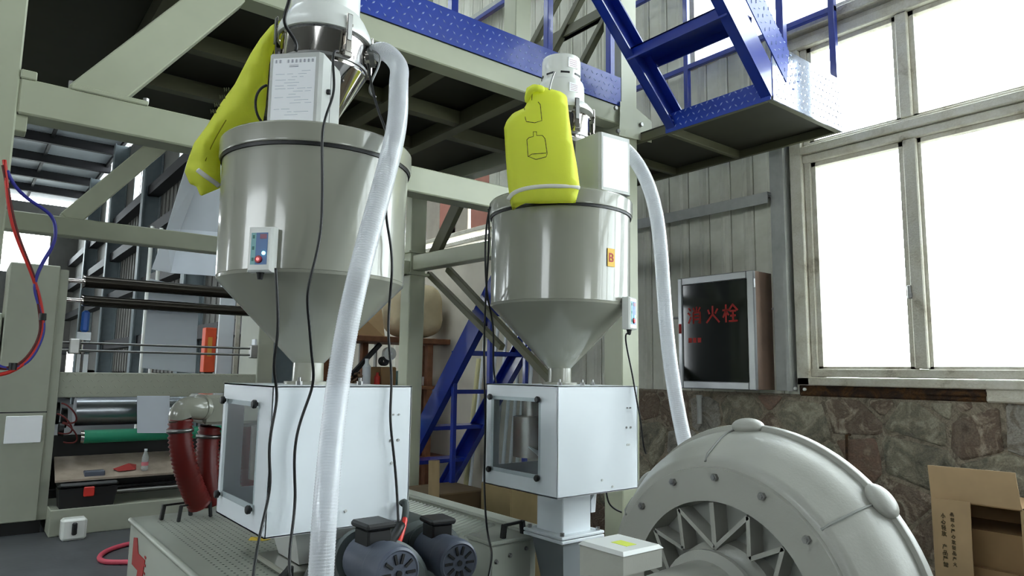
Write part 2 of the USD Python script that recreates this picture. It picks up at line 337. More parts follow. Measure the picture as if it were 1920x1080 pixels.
part(w2, 'frame', cat(box(W - .02, W + .1, CL_Y0, CL_Y1, 3.975, 4.03), box(W - .02, W + .1, CL_Y0, CL_Y1, 5.25, 5.3), box(W - .02, W + .1, CL_Y1 - .05, CL_Y1, 4.03, 5.25)), OLDFRAME)
cs = np.linspace(CL_Y1 - .05, CL_Y0, 7)
for a in cs[1:]: part(w2, 'mullion', box(W - .01, W + .09, a, a + .05, 4.03, 5.25), OLDFRAME)
for a, b_ in zip(cs[:-1], cs[1:]): part(w2, 'pane', box(W + .03, W + .034, b_ + .05, a, 4.03, 5.25), GLASS)
# a shuttered window further along, with rusty ledges
w3 = thing('window_3', kind='structure', loc=(W, 6.6, 2.8))
for a, z0, z1, m in ((7.3, 3.15, 4.0, 0), (6.95, 3.15, 4.0, 1), (6.7, 3.15, 4.0, 0), (6.3, 3.15, 4.0, 1)):
    part(w3, 'shutter_board', box(W, W + .03, a - .34, a, z0, z1), mat(f'shutter_paint_{int(a*100)}', ((178, 120, 104) if m else (168, 160, 146)), .7, var=.1))
for zz in (3.1, 2.99, 2.86): part(w3, 'ledge', box(W - .06, W + .02, 5.6, 7.3, zz, zz + .05, .006), OLDFRAME)
# far high windows
for k, (a, b_) in enumerate(((12, 14.5), (18, 20.5), (24.6, 27), (30.6, 33), (36.6, 39))):
    w = thing(f'window_{4 + k}', kind='structure', loc=(W, a, 6.8))
    part(w, 'frame', cat(box(W - .05, W + .06, a, b_, 6.8, 6.88), box(W - .05, W + .06, a, b_, 8.82, 8.9), box(W - .05, W + .06, a, a + .08, 6.8, 8.9), box(W - .05, W + .06, b_ - .08, b_, 6.8, 8.9), box(W - .05, W + .06, (a + b_) / 2 - .05, (a + b_) / 2 + .05, 6.8, 8.9)), WHITE)
    part(w, 'pane', box(W + .01, W + .014, a + .08, b_ - .08, 6.88, 8.82), GLASS)
# other walls; left and front openings are out of view, placed for daylight
wb = thing('wall_back', kind='structure', loc=(0, HY1, 0))
part(wb, 'sheet', [box(HX0, -1.5, HY1, HY1 + .1, 0, HZ), box(3.2, W, HY1, HY1 + .1, 0, HZ), box(-1.5, 3.2, HY1, HY1 + .1, 0, 6.2), box(-1.5, 3.2, HY1, HY1 + .1, 8.8, HZ)], FARCLAD)
for a in np.arange(-9.5, 4, .6): part(wb, 'sheet_rib', box(a, a + .12, HY1 - .06, HY1, 0, 6.15), FARCLAD)
part(wb, 'pane', box(-1.5, 3.2, HY1 + .03, HY1 + .04, 6.2, 8.8), GLASS)
wl = thing('wall_left', kind='structure', loc=(HX0, 0, 0))
part(wl, 'sheet', [box(HX0 - .1, HX0, HY0, HY1, 0, 1.6), box(HX0 - .1, HX0, HY0, HY1, 4.6, HZ)] + [box(HX0 - .1, HX0, a, a + 2.5, 1.6, 4.6) for a in (-2, 16, 24, 32, 39)] + [box(HX0 - .1, HX0, HY0, -5, 1.6, 4.6), box(HX0 - .1, HX0, -5, 6, 1.6, 2.9), box(HX0 - .1, HX0, 6, 14, 1.6, 4.6)], FARCLAD)  # high openings out of view, placed to light faces turned left
wf = thing('wall_front', kind='structure', loc=(0, HY0, 0))
part(wf, 'sheet', [box(HX0, 1.6, HY0 - .1, HY0, 0, HZ), box(3.6, W, HY0 - .1, HY0, 0, HZ), box(1.6, 3.6, HY0 - .1, HY0, 3.2, HZ)], FARCLAD)  # gate opening behind the camera, out of view, lights faces toward it
ce = thing('ceiling', kind='structure', loc=(0, 0, HZ))
for a in ((HX0 - .1, -5.2, HY0, HY1), (-5.2, -3.8, HY0, 0), (-5.2, -3.8, 16, HY1), (-3.8, -.6, HY0, HY1), (-.6, .9, HY0, 5.9), (-.6, .9, 14, HY1), (.9, 3.6, HY0, 5.9), (.9, 3.6, 7.6, HY1), (3.6, W + .3, HY0, HY1)): part(ce, 'roof_sheet', box(*a, HZ + .3, HZ + .36), ROOFM)
for a in ((-5.2, -3.8, 0, 16), (-.6, .9, 5.9, 14), (.9, 3.6, 5.9, 7.6)): part(ce, 'unseen_roof_light', box(*a, HZ + .32, HZ + .325), GLASS)  # roof lights out of view, placed to brighten the winder and film
for a in np.arange(-6, HY1, 3.0): part(ce, 'rafter', box(HX0, W, a, a + .2, HZ - .05, HZ + .3), PURLIN)
for a in np.arange(HX0 + 1, W, 2.2): part(ce, 'purlin', box(a, a + .1, HY0, HY1, HZ + .16, HZ + .3), PURLIN)

# ================================================================== STEEL TOWER
TX0, TX1, TY0, TY1 = -0.07, 3.285, 3.0, 5.4     # column corners
tw = thing('steel_tower', 'pale olive steel tower frame of box columns, beams and knee braces with a deck', 'machine frame', (TX0, TY0, 0))
CS = .16
for cx, cy in ((TX0, TY0), (TX1, TY0), (TX0, TY1)):
    part(tw, 'column', box(cx, cx + CS, cy, cy + CS, 0, 6.4, .006), OLIVE)
RX = 3.12
part(tw, 'column', cat(box(RX, RX + CS, TY1, TY1 + CS, 0, 6.4, .006)), OLIVE)
part(tw, 'splice_plate', cat(box(RX - .03, RX + CS + .03, TY1 - .03, TY1 + CS + .03, 2.42, 2.44), box(RX - .03, RX + CS + .03, TY1 - .03, TY1 + CS + .03, 2.62, 2.635)), OLIVE)
BZ0, BZ1 = 2.46, 2.595
part(tw, 'beam', box(TX0 + CS, TX1, TY0, TY0 + .12, BZ0, BZ1, .006), OLIVE)
part(tw, 'beam', box(TX0 + CS, RX, TY1, TY1 + .12, BZ0 - .04, BZ1 - .05, .006), OLIVE)
part(tw, 'beam', bar((TX1 + .08, TY0 + CS, 2.53), (RX + .08, TY1, 2.53), .12, .135, b=.006), OLIVE)
part(tw, 'beam', box(TX0 + .02, TX0 + .14, TY0 + CS, TY1, BZ0, BZ1, .006), OLIVE)
UZ0, UZ1 = 3.185, 3.31
part(tw, 'beam', box(TX0 + CS, TX1, TY0, TY0 + .12, UZ0, UZ1, .006), OLIVE)
part(tw, 'beam', box(TX0 + CS, RX, TY1, TY1 + .12, UZ0, UZ1, .006), OLIVE)
part(tw, 'beam', box(TX0 + .02, TX0 + .14, TY0 + CS, TY1, UZ0, UZ1, .006), OLIVE)
part(tw, 'beam', bar((TX1 + .08, TY0 + CS, 3.2475), (RX + .08, TY1, 3.2475), .12, .125, b=.006), OLIVE)
for X in (.62, 1.3, 1.95, 2.53): part(tw, 'joist', box(X - .04, X + .04, TY0 + .12, TY1, 3.19, 3.29), OLIVE_SHADED)
for Y, xa, xb in ((4.0, 2.57, TX1 + .05), (4.4, .66, 2.49), (3.75, .66, 2.49)): part(tw, 'joist', box(xa, xb, Y - .035, Y + .035, 3.2, 3.29), OLIVE_SHADED)
part(tw, 'deck_plate', box(TX0, TX1 + CS, TY0 + .005, TY1 + CS, UZ1, UZ1 + .012), DECK_SHADED)
# knee braces with their foot plates and bolts
def knee(x0, x1, y, z0, z1, w=.14, t=.1):
    part(tw, 'knee_brace', bar((x0, y, z0), (x1, y, z1), t, w, up=(0, 1, 0) if False else (-1, 0, 1), b=.005), OLIVE)
knee(.30, .80, TY0 + .055, 2.56, 3.22, .155)
knee(.50, 1.08, TY1 + .06, 2.53, 3.25, .12)
part(tw, 'foot_plate', cat(box(.245, .51, TY0 - .006, TY0 + .1, 2.592, 2.612, .004), box(TX0 + CS, .14, TY0 - .006, TY0 + .1, 2.592, 2.625, .004)), OLIVE)
for x in (.25, .505, .115): part(tw, 'bolt', cyl((x, TY0 + .03, 2.61), (x, TY0 + .03, 2.632), .012, 6), DULLSTEEL)
part(tw, 'clip_plate', box(.07, .125, TY0 + .02, TY0 + .1, 2.40, 2.462, .003), OLIVE)
# right-hand side bracing
def sbrace(y0, z0, y1, z1, w, nm='side_brace', X=3.33): part(tw, nm, bar((X, y0, z0), (X, y1, z1), .05, w, b=.004), OLIVE_SHADED)
sbrace(5.35, 2.6, 4.8, 3.2, .13); sbrace(5.42, 2.45, 4.3, 1.75, .05); sbrace(5.1, 2.46, 3.6, 1.42, .055)
sbrace(4.15, 3.55, 3.2, 4.5, .05); sbrace(4.35, 3.75, 3.3, 4.75, .06); sbrace(3.75, 3.4, 3.15, 4.05, .045)
part(tw, 'intermediate_post', box(TX1, TX1 + CS, 4.13, 4.13 + CS, UZ1, 6.4, .006), OLIVE)
part(tw, 'upper_rail_beam', box(TX1 + .04, TX1 + .1, TY0 + CS, TY1, 4.05, 4.12), OLIVE_SHADED)
part(tw, 'corner_bracket', hull([ony(Y_, x_, y_) for Y_ in (TY0 - .025, TY0 - .012) for x_, y_ in ((1163, 190), (1183, 194), (1222, 228), (1222, 268), (1161, 254), (1168, 243))]), OLIVE)
for x, z in ((3.2, 3.27), (3.22, 3.12), (3.45, 3.22)): part(tw, 'bolt', cyl((x, TY0 - .024, z), (x, TY0 - .04, z), .014, 6), DULLSTEEL)
# upper storey of dark floor framing seen from below at the left
part(tw, 'upper_beam', box(TX0, TX1, TY1, TY1 + .12, 3.68, 3.8), OLIVE_SHADED)

def lozenges(x0, x1, z0, z1, step=.036, r=.0035, L=.011):
    """raised checker pattern in a local x-z plate, facing -y at y=0"""
    out = []; k = 0
    for j, zz in enumerate(np.arange(z0 + step * .5, z1, step)):
        for i, xx in enumerate(np.arange(x0 + step * .5 + (j % 2) * step * .5, x1, step)):
            a = math.radians(45 if (i + j) % 2 else -45); c, s = math.cos(a), math.sin(a)
            P4 = [(-L, 0), (0, -r), (L, 0), (0, r)]
            v = [(xx + p * c - q * s, 0, zz + p * s + q * c) for p, q in P4] + [(xx - L * .5 * c, -.0028, zz - L * .5 * s), (xx + L * .5 * c, -.0028, zz + L * .5 * s)]
            n = len(out) * 6
            out.append((v, [[0, 1, 4], [1, 5, 4], [1, 2, 5], [2, 3, 5], [3, 4, 5], [3, 0, 4]]))
    V = np.vstack([o[0] for o in out]); Fc = np.vstack([np.array(o[1]) + 6 * i for i, o in enumerate(out)])
    return trimesh.Trimesh(V, Fc, process=False)

tp = part(tw, 'toe_plate', box(TX0, 3.275, TY0 - .008, TY0 - .002, UZ1, 3.505), BLUEPLATE, label='royal blue checker plate strip')
loz = lozenges(TX0, 3.27, UZ1 + .005, 3.50, .044, .005, .013); loz.apply_translation((0, TY0 - .008, 0)); part(tp, 'checker_relief', loz, BLUEWORN, smooth=False, kind='stuff')
for X in (1.97, 2.67, 3.22): part(tw, 'guard_post', box(X - .022, X + .022, TY0 + .012, TY0 + .056, UZ1, 4.6, .003), BLUE, label='blue square guard rail post')
for zz in (3.95, 4.55): part(tw, 'guard_rail', bar((3.36, TY0 + .1, zz + .12), (3.36, TY1, zz + .12), .04, .04, b=.003), BLUE, label='blue guard rail')

# ================================================================== LANDING, UPPER AND LOWER STAIRS
LX0, LX1, LY0, LY1, LZ = 3.45, 4.27, 2.02, 3.88, 3.10
ld = thing('stair_landing', 'blue stair landing with an olive underside beside the tall window', 'stair landing', (LX0, LY0, LZ))
part(ld, 'deck_plate', box(LX0, LX1, LY0, LY1, LZ + .055, LZ + .065), DECK_SHADED)
for a in ((LX0, LX1, LY0, LY0 + .035), (LX0, LX1, LY1 - .035, LY1), (LX0, LX0 + .03, LY0 + .035, LY1 - .035), (LX1 - .03, LX1, LY0 + .035, LY1 - .035), (LX0 + .03, LX1 - .03, 2.74, 2.78), (LX0 + .03, LX1 - .03, 3.3, 3.34)):
    part(ld, 'underside_beam', box(*a, LZ, LZ + .055, .003), OLIVE_SHADED)
sp = part(ld, 'side_plate', box(LX0 + .01, LX1 + .01, LY0 - .008, LY0, LZ, 3.445), GLAREPLATE, label='glossy blue checker side plate')
lz2 = lozenges(LX0 + .03, LX1, LZ + .01, 3.43, .044, .005, .013); lz2.apply_translation((0, LY0 - .008, 0)); part(sp, 'checker_relief', lz2, GLAREPLATE, smooth=False, kind='stuff')
fe = part(ld, 'front_plate', box(LX0 - .008, LX0, LY0, 2.76, LZ, LZ + .12), BLUEPLATE)
lz3 = lozenges(LY0, 2.76, LZ + .01, LZ + .12, .04, .005, .013); lz3.apply_transform(np.array([[0, 1, 0, LX0 - .008], [1, 0, 0, 0], [0, 0, 1, 0], [0, 0, 0, 1.]])); part(fe, 'checker_relief', lz3, BLUEWORN, smooth=False, kind='stuff')
for Y in (LY0 + .02, 3.19, LY1 - .02): part(ld, 'guard_post', box(LX1 - .04, LX1, Y - .02, Y + .02, LZ + .06, 4.75, .003), BLUE)
for Y, X in ((LY0 + .02, 3.62),): part(ld, 'guard_post', box(X - .022, X + .022, Y - .022, Y + .022, LZ + .3, 4.9, .003), BLUE)
for zz in (3.93, 4.68): part(ld, 'guard_rail', box(LX1 - .038, LX1 - .002, LY0, LY1, zz - .02, zz + .02, .003), BLUE)
part(ld, 'guard_rail', bar((LX1, LY0 + .02, 4.05), (3.62, LY0 + .02, 4.3), .035, .04), BLUE)

us = thing('upper_stair', 'steep royal blue steel stair rising from the landing at the top of the picture', 'stairs', (LX0, LY0, LZ))
sl = np.array([-.70, 0, .70 * .93]); 
def run(y, z0, x0, n=3): return np.array([x0, y, z0]), np.array([x0, y, z0]) + sl * n
for Y in (2.745, 2.02):
    s = -1 if Y > 2.4 else 1
    a = np.array([3.50, Y, 3.17]); d = sl / np.linalg.norm(sl); b_ = a + sl * 2.4
    nrm = np.array([d[2], 0, -d[0]])
    def ext(o, w0, w1, t0, t1):   # a strip along the stringer: w across its depth, t sideways
        v = []
        for P_ in (a, b_):
            for w in (w0, w1):
                for t in (t0, t1): v.append(P_ + nrm * (o + w) * 1.0 + np.array([0, t, 0]))
        return hull(v)
    sg = part(us, 'stringer', cat(ext(0, -.075, .075, -.004, .004), ext(0, -.075, -.065, 0, s * .06), ext(0, .065, .075, 0, s * .06)), BLUE)
sk = part(us, 'skirt_plate', hull([(3.6, LY0 - .012, 3.24), (3.6, LY0 - .006, 3.24), (3.64, LY0 - .012, 3.44), (3.64, LY0 - .006, 3.44), (2.4, LY0 - .012, 4.36), (2.4, LY0 - .006, 4.36), (2.4, LY0 - .012, 4.60), (2.4, LY0 - .006, 4.60)]), BLUEPLATE, label='blue checker skirt plate along the stair')
V = lozenges(-.1, 1.6, .01, .18, .044, .005, .013); ang = math.atan2(1.12, -1.2)
dx = np.array([-1.2, 0, 1.12]); dx /= np.linalg.norm(dx)
T = np.eye(4); T[:3, 0] = dx; T[:3, 1] = (0, 1, 0); T[:3, 2] = np.cross(dx, (0, 1, 0)) * (1 if np.cross(dx, (0, 1, 0))[2] > 0 else -1); T[:3, 3] = (3.6, LY0 - .012, 3.25)
V.apply_transform(T); part(sk, 'checker_relief', V, BLUEWORN, smooth=False, kind='stuff')
for k in range(1, 5):
    X, zz = 3.44 - .385 * k, LZ + .37 * k + .06
    part(us, 'tread', cat(box(X, X + .24, 2.03, 2.74, zz, zz + .008), box(X, X + .01, 2.03, 2.74, zz - .06, zz + .008), box(X + .23, X + .24, 2.03, 2.74, zz - .05, zz + .008)), BLUE)

ls = thing('lower_stair', 'dark blue steel stair behind the right hopper with open treads', 'stairs', (3.42, 3.88, 0))
for X, s in ((3.42, 1), (4.1, -1)):
    a, b_ = np.array([X, 3.86, 3.05]), np.array([X, 6.50, .02])
    d = (b_ - a) / np.linalg.norm(b_ - a); nrm = np.cross(d, (1, 0, 0))
    if nrm[2] < 0: nrm = -nrm
    def ext2(w0, w1, t0, t1): return hull([P_ + nrm * w + np.array([t, 0, 0]) for P_ in (a, b_) for w in (w0, w1) for t in (t0, t1)])
    part(ls, 'stringer', cat(ext2(-.09, .09, -.004, .004), ext2(.08, .09, 0, s * .06), ext2(-.09, -.08, 0, s * .06)), BLUE)
for px_, xx in ((918, 3.46), (852, 3.46), (985, 4.06)):
    Yp = onx(xx, px_, 720)[1]; part(ls, 'support_post', box(xx - .02, xx + .02, Yp - .02, Yp + .02, 0, 2.17 - (Yp - 4.665) * 1.141 - .06, .003), BLUE)
for k in range(8):
    zz = 2.77 - .345 * k; Y = 4.665 + (2.17 - zz) / 1.141
    if zz < .1: break
    part(ls, 'tread', cat(box(3.43, 4.09, Y - .11, Y + .11, zz, zz + .006), box(3.43, 4.09, Y - .115, Y - .105, zz - .03, zz + .006), box(3.43, 4.09, Y + .105, Y + .115, zz - .03, zz + .006)), BLUE)

# ================================================================== HOPPERS ON FEEDER BOXES
HYC = 2.215
H1, H2 = np.array([.908, HYC]), np.array([2.03, HYC])
def viewdir(c): c = np.asarray(c[:2], float); n = c / np.linalg.norm(c); return np.array([-n[0], -n[1], 0]), np.array([n[1], -n[0], 0])   # towards the eye, to the right

def hopper(c, label):
    t = thing('material_hopper', label, 'hopper', (c[0], c[1], 1.505))
    o = (c[0], c[1], 0)
    part(t, 'drum', lathe([(.296, 1.842), (.301, 1.846), (.304, 2.232), (.298, 2.232)], 72, o), HOPPER)
    part(t, 'cone', lathe([(.045, 1.575), (.05, 1.575), (.299, 1.835), (.301, 1.844), (.296, 1.846)], 72, o), HOPPER)
    part(t, 'neck', lathe([(.0, 1.505), (.075, 1.505), (.075, 1.515), (.05, 1.517), (.049, 1.58), (.0, 1.58)], 40, o), HOPPER)
    part(t, 'lid', lathe([(.304, 2.228), (.3125, 2.23), (.3145, 2.236), (.3145, 2.286), (.310, 2.292), (.0, 2.296)], 72, o), HOPPER)
    part(t, 'lid_seal', lathe([(.3045, 2.218), (.309, 2.219), (.309, 2.229), (.3045, 2.23)], 72, o), BLACK)
    return t
hopper(H1, 'large grey sheet-steel hopper nearest the camera at left')
h2 = hopper(H2, 'grey sheet-steel hopper marked with a yellow B sticker')

def on_drum(c, lat, z, r=.3045):
    n, rt = viewdir(c); a = math.asin(lat / r); nn = n * math.cos(a) + rt * math.sin(a); tt = np.cross(Z, nn)
    return np.array([c[0], c[1], z]) + nn * r, nn, tt   # point, outward normal, to the right
# B sticker
p, nn, tt = on_drum(H2, .205, 2.02)
stk = part(h2, 'sticker', put(box(-.021, .021, -.037, .037, 0, .0012), p - nn * .0002, tt, Z), YSTICK, label='yellow sticker with the letter B')
tm = meshkit.text_mesh('B', .034, .001, bold=True); tm.apply_translation((-tm.bounds.mean(0)[0], -tm.bounds.mean(0)[1], .0012)); part(stk, 'letter', put(tm, p, tt, Z), REDPAINT)

def sensor_box(c, lat, z, label):
    p, nn, tt = on_drum(c, lat, z)
    t = thing('level_sensor_box', label, 'control box', p)
    P = lambda m: put(m, p, tt, Z)
    bs = hull([(sx * (.038 - i), sy * (.066 - i), zz) for sx in (-1, 1) for sy in (-1, 1) for i, zz in ((.004, 0), (0, .004), (0, .03), (.006, .036))])
    part(t, 'case', P(bs), PLASTIC)
    pn = part(t, 'display_panel', P(box(-.027, .024, -.045, .048, .036, .0368)), mat(f'panel_blue_{int(c[0]*10)}', (62, 104, 158), .3, var=.05))
    part(pn, 'side_strip', P(box(-.027, -.012, -.045, .048, .0368, .0372)), mat(f'panel_teal_{int(c[0]*10)}', (120, 176, 178), .35, var=.08))
    part(pn, 'red_window', P(box(.0, .021, .03, .044, .0368, .0373)), mat(f'panel_red_{int(c[0]*10)}', (128, 62, 90), .3))
    for k, yy in enumerate((.036, .003, -.03)): part(pn, 'mark', P(box(-.023, -.016, yy - .005, yy + .005, .0372, .0375)), mat(f'panel_ink_{int(c[0]*10)}_{k}', (50, 110, 100), .5))
    part(t, 'green_lamp', P(lathe([(.0055, .0365), (.0055, .039), (.003, .041), (0, .0415)], 16, (.014, -.012, 0))), LED_G)
    rb = part(t, 'red_button', P(lathe([(.011, .0365), (.011, .04), (.009, .0415), (0, .0415)], 20, (-.001, -.03, 0))), mat(f'button_red_{int(c[0]*10)}', (150, 18, 40), .3))
    part(rb, 'red_lamp', P(lathe([(.0045, .0412), (.0045, .043), (0, .0445)], 14, (-.001, -.03, 0))), LED_R)
    part(t, 'cable_gland', P(lathe([(.0, -.086), (.007, -.086), (.01, -.07), (.012, -.066), (0, -.066)], 14, (-.004, 0, .018), 'y')), BLACK)
    return p, nn, tt
s1 = sensor_box(H1, -.135, 1.895, 'white control box with a lit red button on the front of the left hopper')
s2 = sensor_box(H2, .268, 1.80, 'slim white control box seen edge-on at the lower right of the hopper marked B')

# ------------------------------------------------------------------ feeder boxes
FZ0, FZ1, FW = 1.085, 1.505, .455
INNERSTEEL = mat('brushed_steel_tube', (196, 188, 182), .22, metal=.8, var=.06)
def feeder(x0, label):
    y0 = 1.975; x1, y1 = x0 + FW, y0 + FW; s = .004; o = .055
    t = thing('feeder_box', label, 'feeder box', (x0 + FW / 2, y0 + FW / 2, FZ0))
    def wall_x(x, d):     # a side with a window opening, inner face d away
        return cat(box(x, x + d, y0, y1, FZ0, FZ0 + .075), box(x, x + d, y0, y1, FZ1 - .065, FZ1), box(x, x + d, y0, y0 + .11, FZ0 + .075, FZ1 - .065), box(x, x + d, y1 - .055, y1, FZ0 + .075, FZ1 - .065))
    def wall_y(y, d):
        return cat(box(x0, x1, y, y + d, FZ0, FZ0 + .075), box(x0, x1, y, y + d, FZ1 - .065, FZ1), box(x0, x0 + .07, y, y + d, FZ0 + .075, FZ1 - .065), box(x1 - .07, x1, y, y + d, FZ0 + .075, FZ1 - .065))
    part(t, 'body', cat(wall_x(x0, s), box(x0, x1, y0, y0 + s, FZ0, FZ1, .001), wall_y(y1 - s, s), box(x1 - s, x1, y0, y1, FZ0, FZ1), box(x0, x1, y0, y1, FZ0, FZ0 + s), box(x0, x1, y0, y1, FZ1 - s, FZ1)), WHITE, smooth=False)
    part(t, 'window_pane', box(x0 - .004, x0 - .001, y0 + .095, y1 - .04, FZ0 + .06, FZ1 - .05), ACRYL, label='clear acrylic window')
    part(t, 'window_pane', box(x0 + .05, x1 - .05, y1 + .001, y1 + .005, FZ0 + .05, FZ1 - .04), ACRYL, label='clear acrylic window')
    for yy in (y0 + .1, y1 - .045):
        for zz in (FZ0 + .065, FZ1 - .055):
            part(t, 'knob', lathe([(.0, 0), (.006, 0), (.006, .004), (.012, .005), (.013, .013), (.01, .017), (0, .018)], 16, (0, 0, 0)).apply_transform(frame((x0 - .005, yy, zz), (0, 1, 0), (0, 0, 1), (1, 0, 0)) @ np.diag([1, 1, -1, 1])), BLACK, label='black thumb knob')
    for dx, dz in ((.39, .33), (.41, .33), (.385, .25), (.41, .25), (.39, .18), (.4, .18), (.30, .02), (.24, .05)):
        part(t, 'screw', cyl((x0 + dx, y0 - .003, FZ0 + dz), (x0 + dx, y0 + .002, FZ0 + dz), .0045 if dz < .27 else .003, 10), DULLSTEEL if dz > .2 else PALEGREY)
    cx, cy = x0 + FW / 2, y0 + FW / 2
    part(t, 'inner_tube', lathe([(.05, FZ1 - .005), (.05, FZ1 - .13), (.085, FZ1 - .135), (.085, FZ1 - .3), (.08, FZ1 - .3), (.08, FZ1 - .14)], 32, (x0 + .135, y0 + .30, 0)), INNERSTEEL)
    part(t, 'inner_chute', hull([(x0 + .06, y0 + .24, FZ0 + .17), (x0 + .2, y0 + .36, FZ0 + .17), (x0 + .1, y0 + .08, FZ0 + .06), (x0 + .28, y0 + .12, FZ0 + .06), (x0 + .06, y0 + .24, FZ0 + .165), (x0 + .2, y0 + .36, FZ0 + .165)]), WHITE)
    for dx, dy in ((.12, -.07), (-.1, -.1), (.0, -.13), (.13, .1)):
        part(t, 'bolt', cat(cyl((cx + dx, cy + dy, FZ1), (cx + dx, cy + dy, FZ1 + .012), .010, 6), cyl((cx + dx, cy + dy, FZ1 + .012), (cx + dx, cy + dy, FZ1 + .024), .005, 8)), DULLSTEEL)
    return t, cx, cy
f1, cx1, cy1 = feeder(.707, 'white enamel feeder box under the large left hopper')
f2, cx2, cy2 = feeder(1.80, 'white enamel feeder box under the hopper marked B')
# throat of the left feeder: tapering down on to its flange plate
def taper(cx, cy, z0, z1, a0, a1): return hull([(cx + sx * a0, cy + sy * a0, z0) for sx in (-1, 1) for sy in (-1, 1)] + [(cx + sx * a1, cy + sy * a1, z1) for sx in (-1, 1) for sy in (-1, 1)])
part(f1, 'throat', taper(cx1, cy1 - .05, .975, FZ0, .085, .115), PALEGREY)
part(f1, 'flange', box(cx1 - .14, cx1 + .14, cy1 - .19, cy1 + .09, .955, .972, .003), HOPPER)
part(f2, 'throat', box(1.955, 2.115, 2.11, 2.27, .905, FZ0, .004), WHITE)
part(f2, 'flange', cat(box(1.915, 2.155, 2.07, 2.31, .9, .912, .003), box(1.915, 2.155, 2.07, 2.31, .884, .897, .003)), WHITE)
part(f2, 'slide_gate', hull([(2.116, 2.11, 1.03), (2.116, 2.16, 1.03), (2.15, 2.11, 1.07), (2.15, 2.16, 1.07), (2.116, 2.11, .98), (2.116, 2.16, .98), (2.14, 2.11, .98), (2.14, 2.16, .98)]), WHITE)
part(f2, 'lower_throat', taper(2.03, 2.18, .70, .884, .065, .095), mat('throat_grey', (128, 133, 136), .45), label='grey tapered throat below the flange')
for sx in (-1, 1):
    for sy in (-1, 1):
        part(f2, 'bolt', cyl((2.035 + sx * .1, 2.19 + sy * .1, .875), (2.035 + sx * .1, 2.19 + sy * .1, .925), .009, 6), DULLSTEEL)

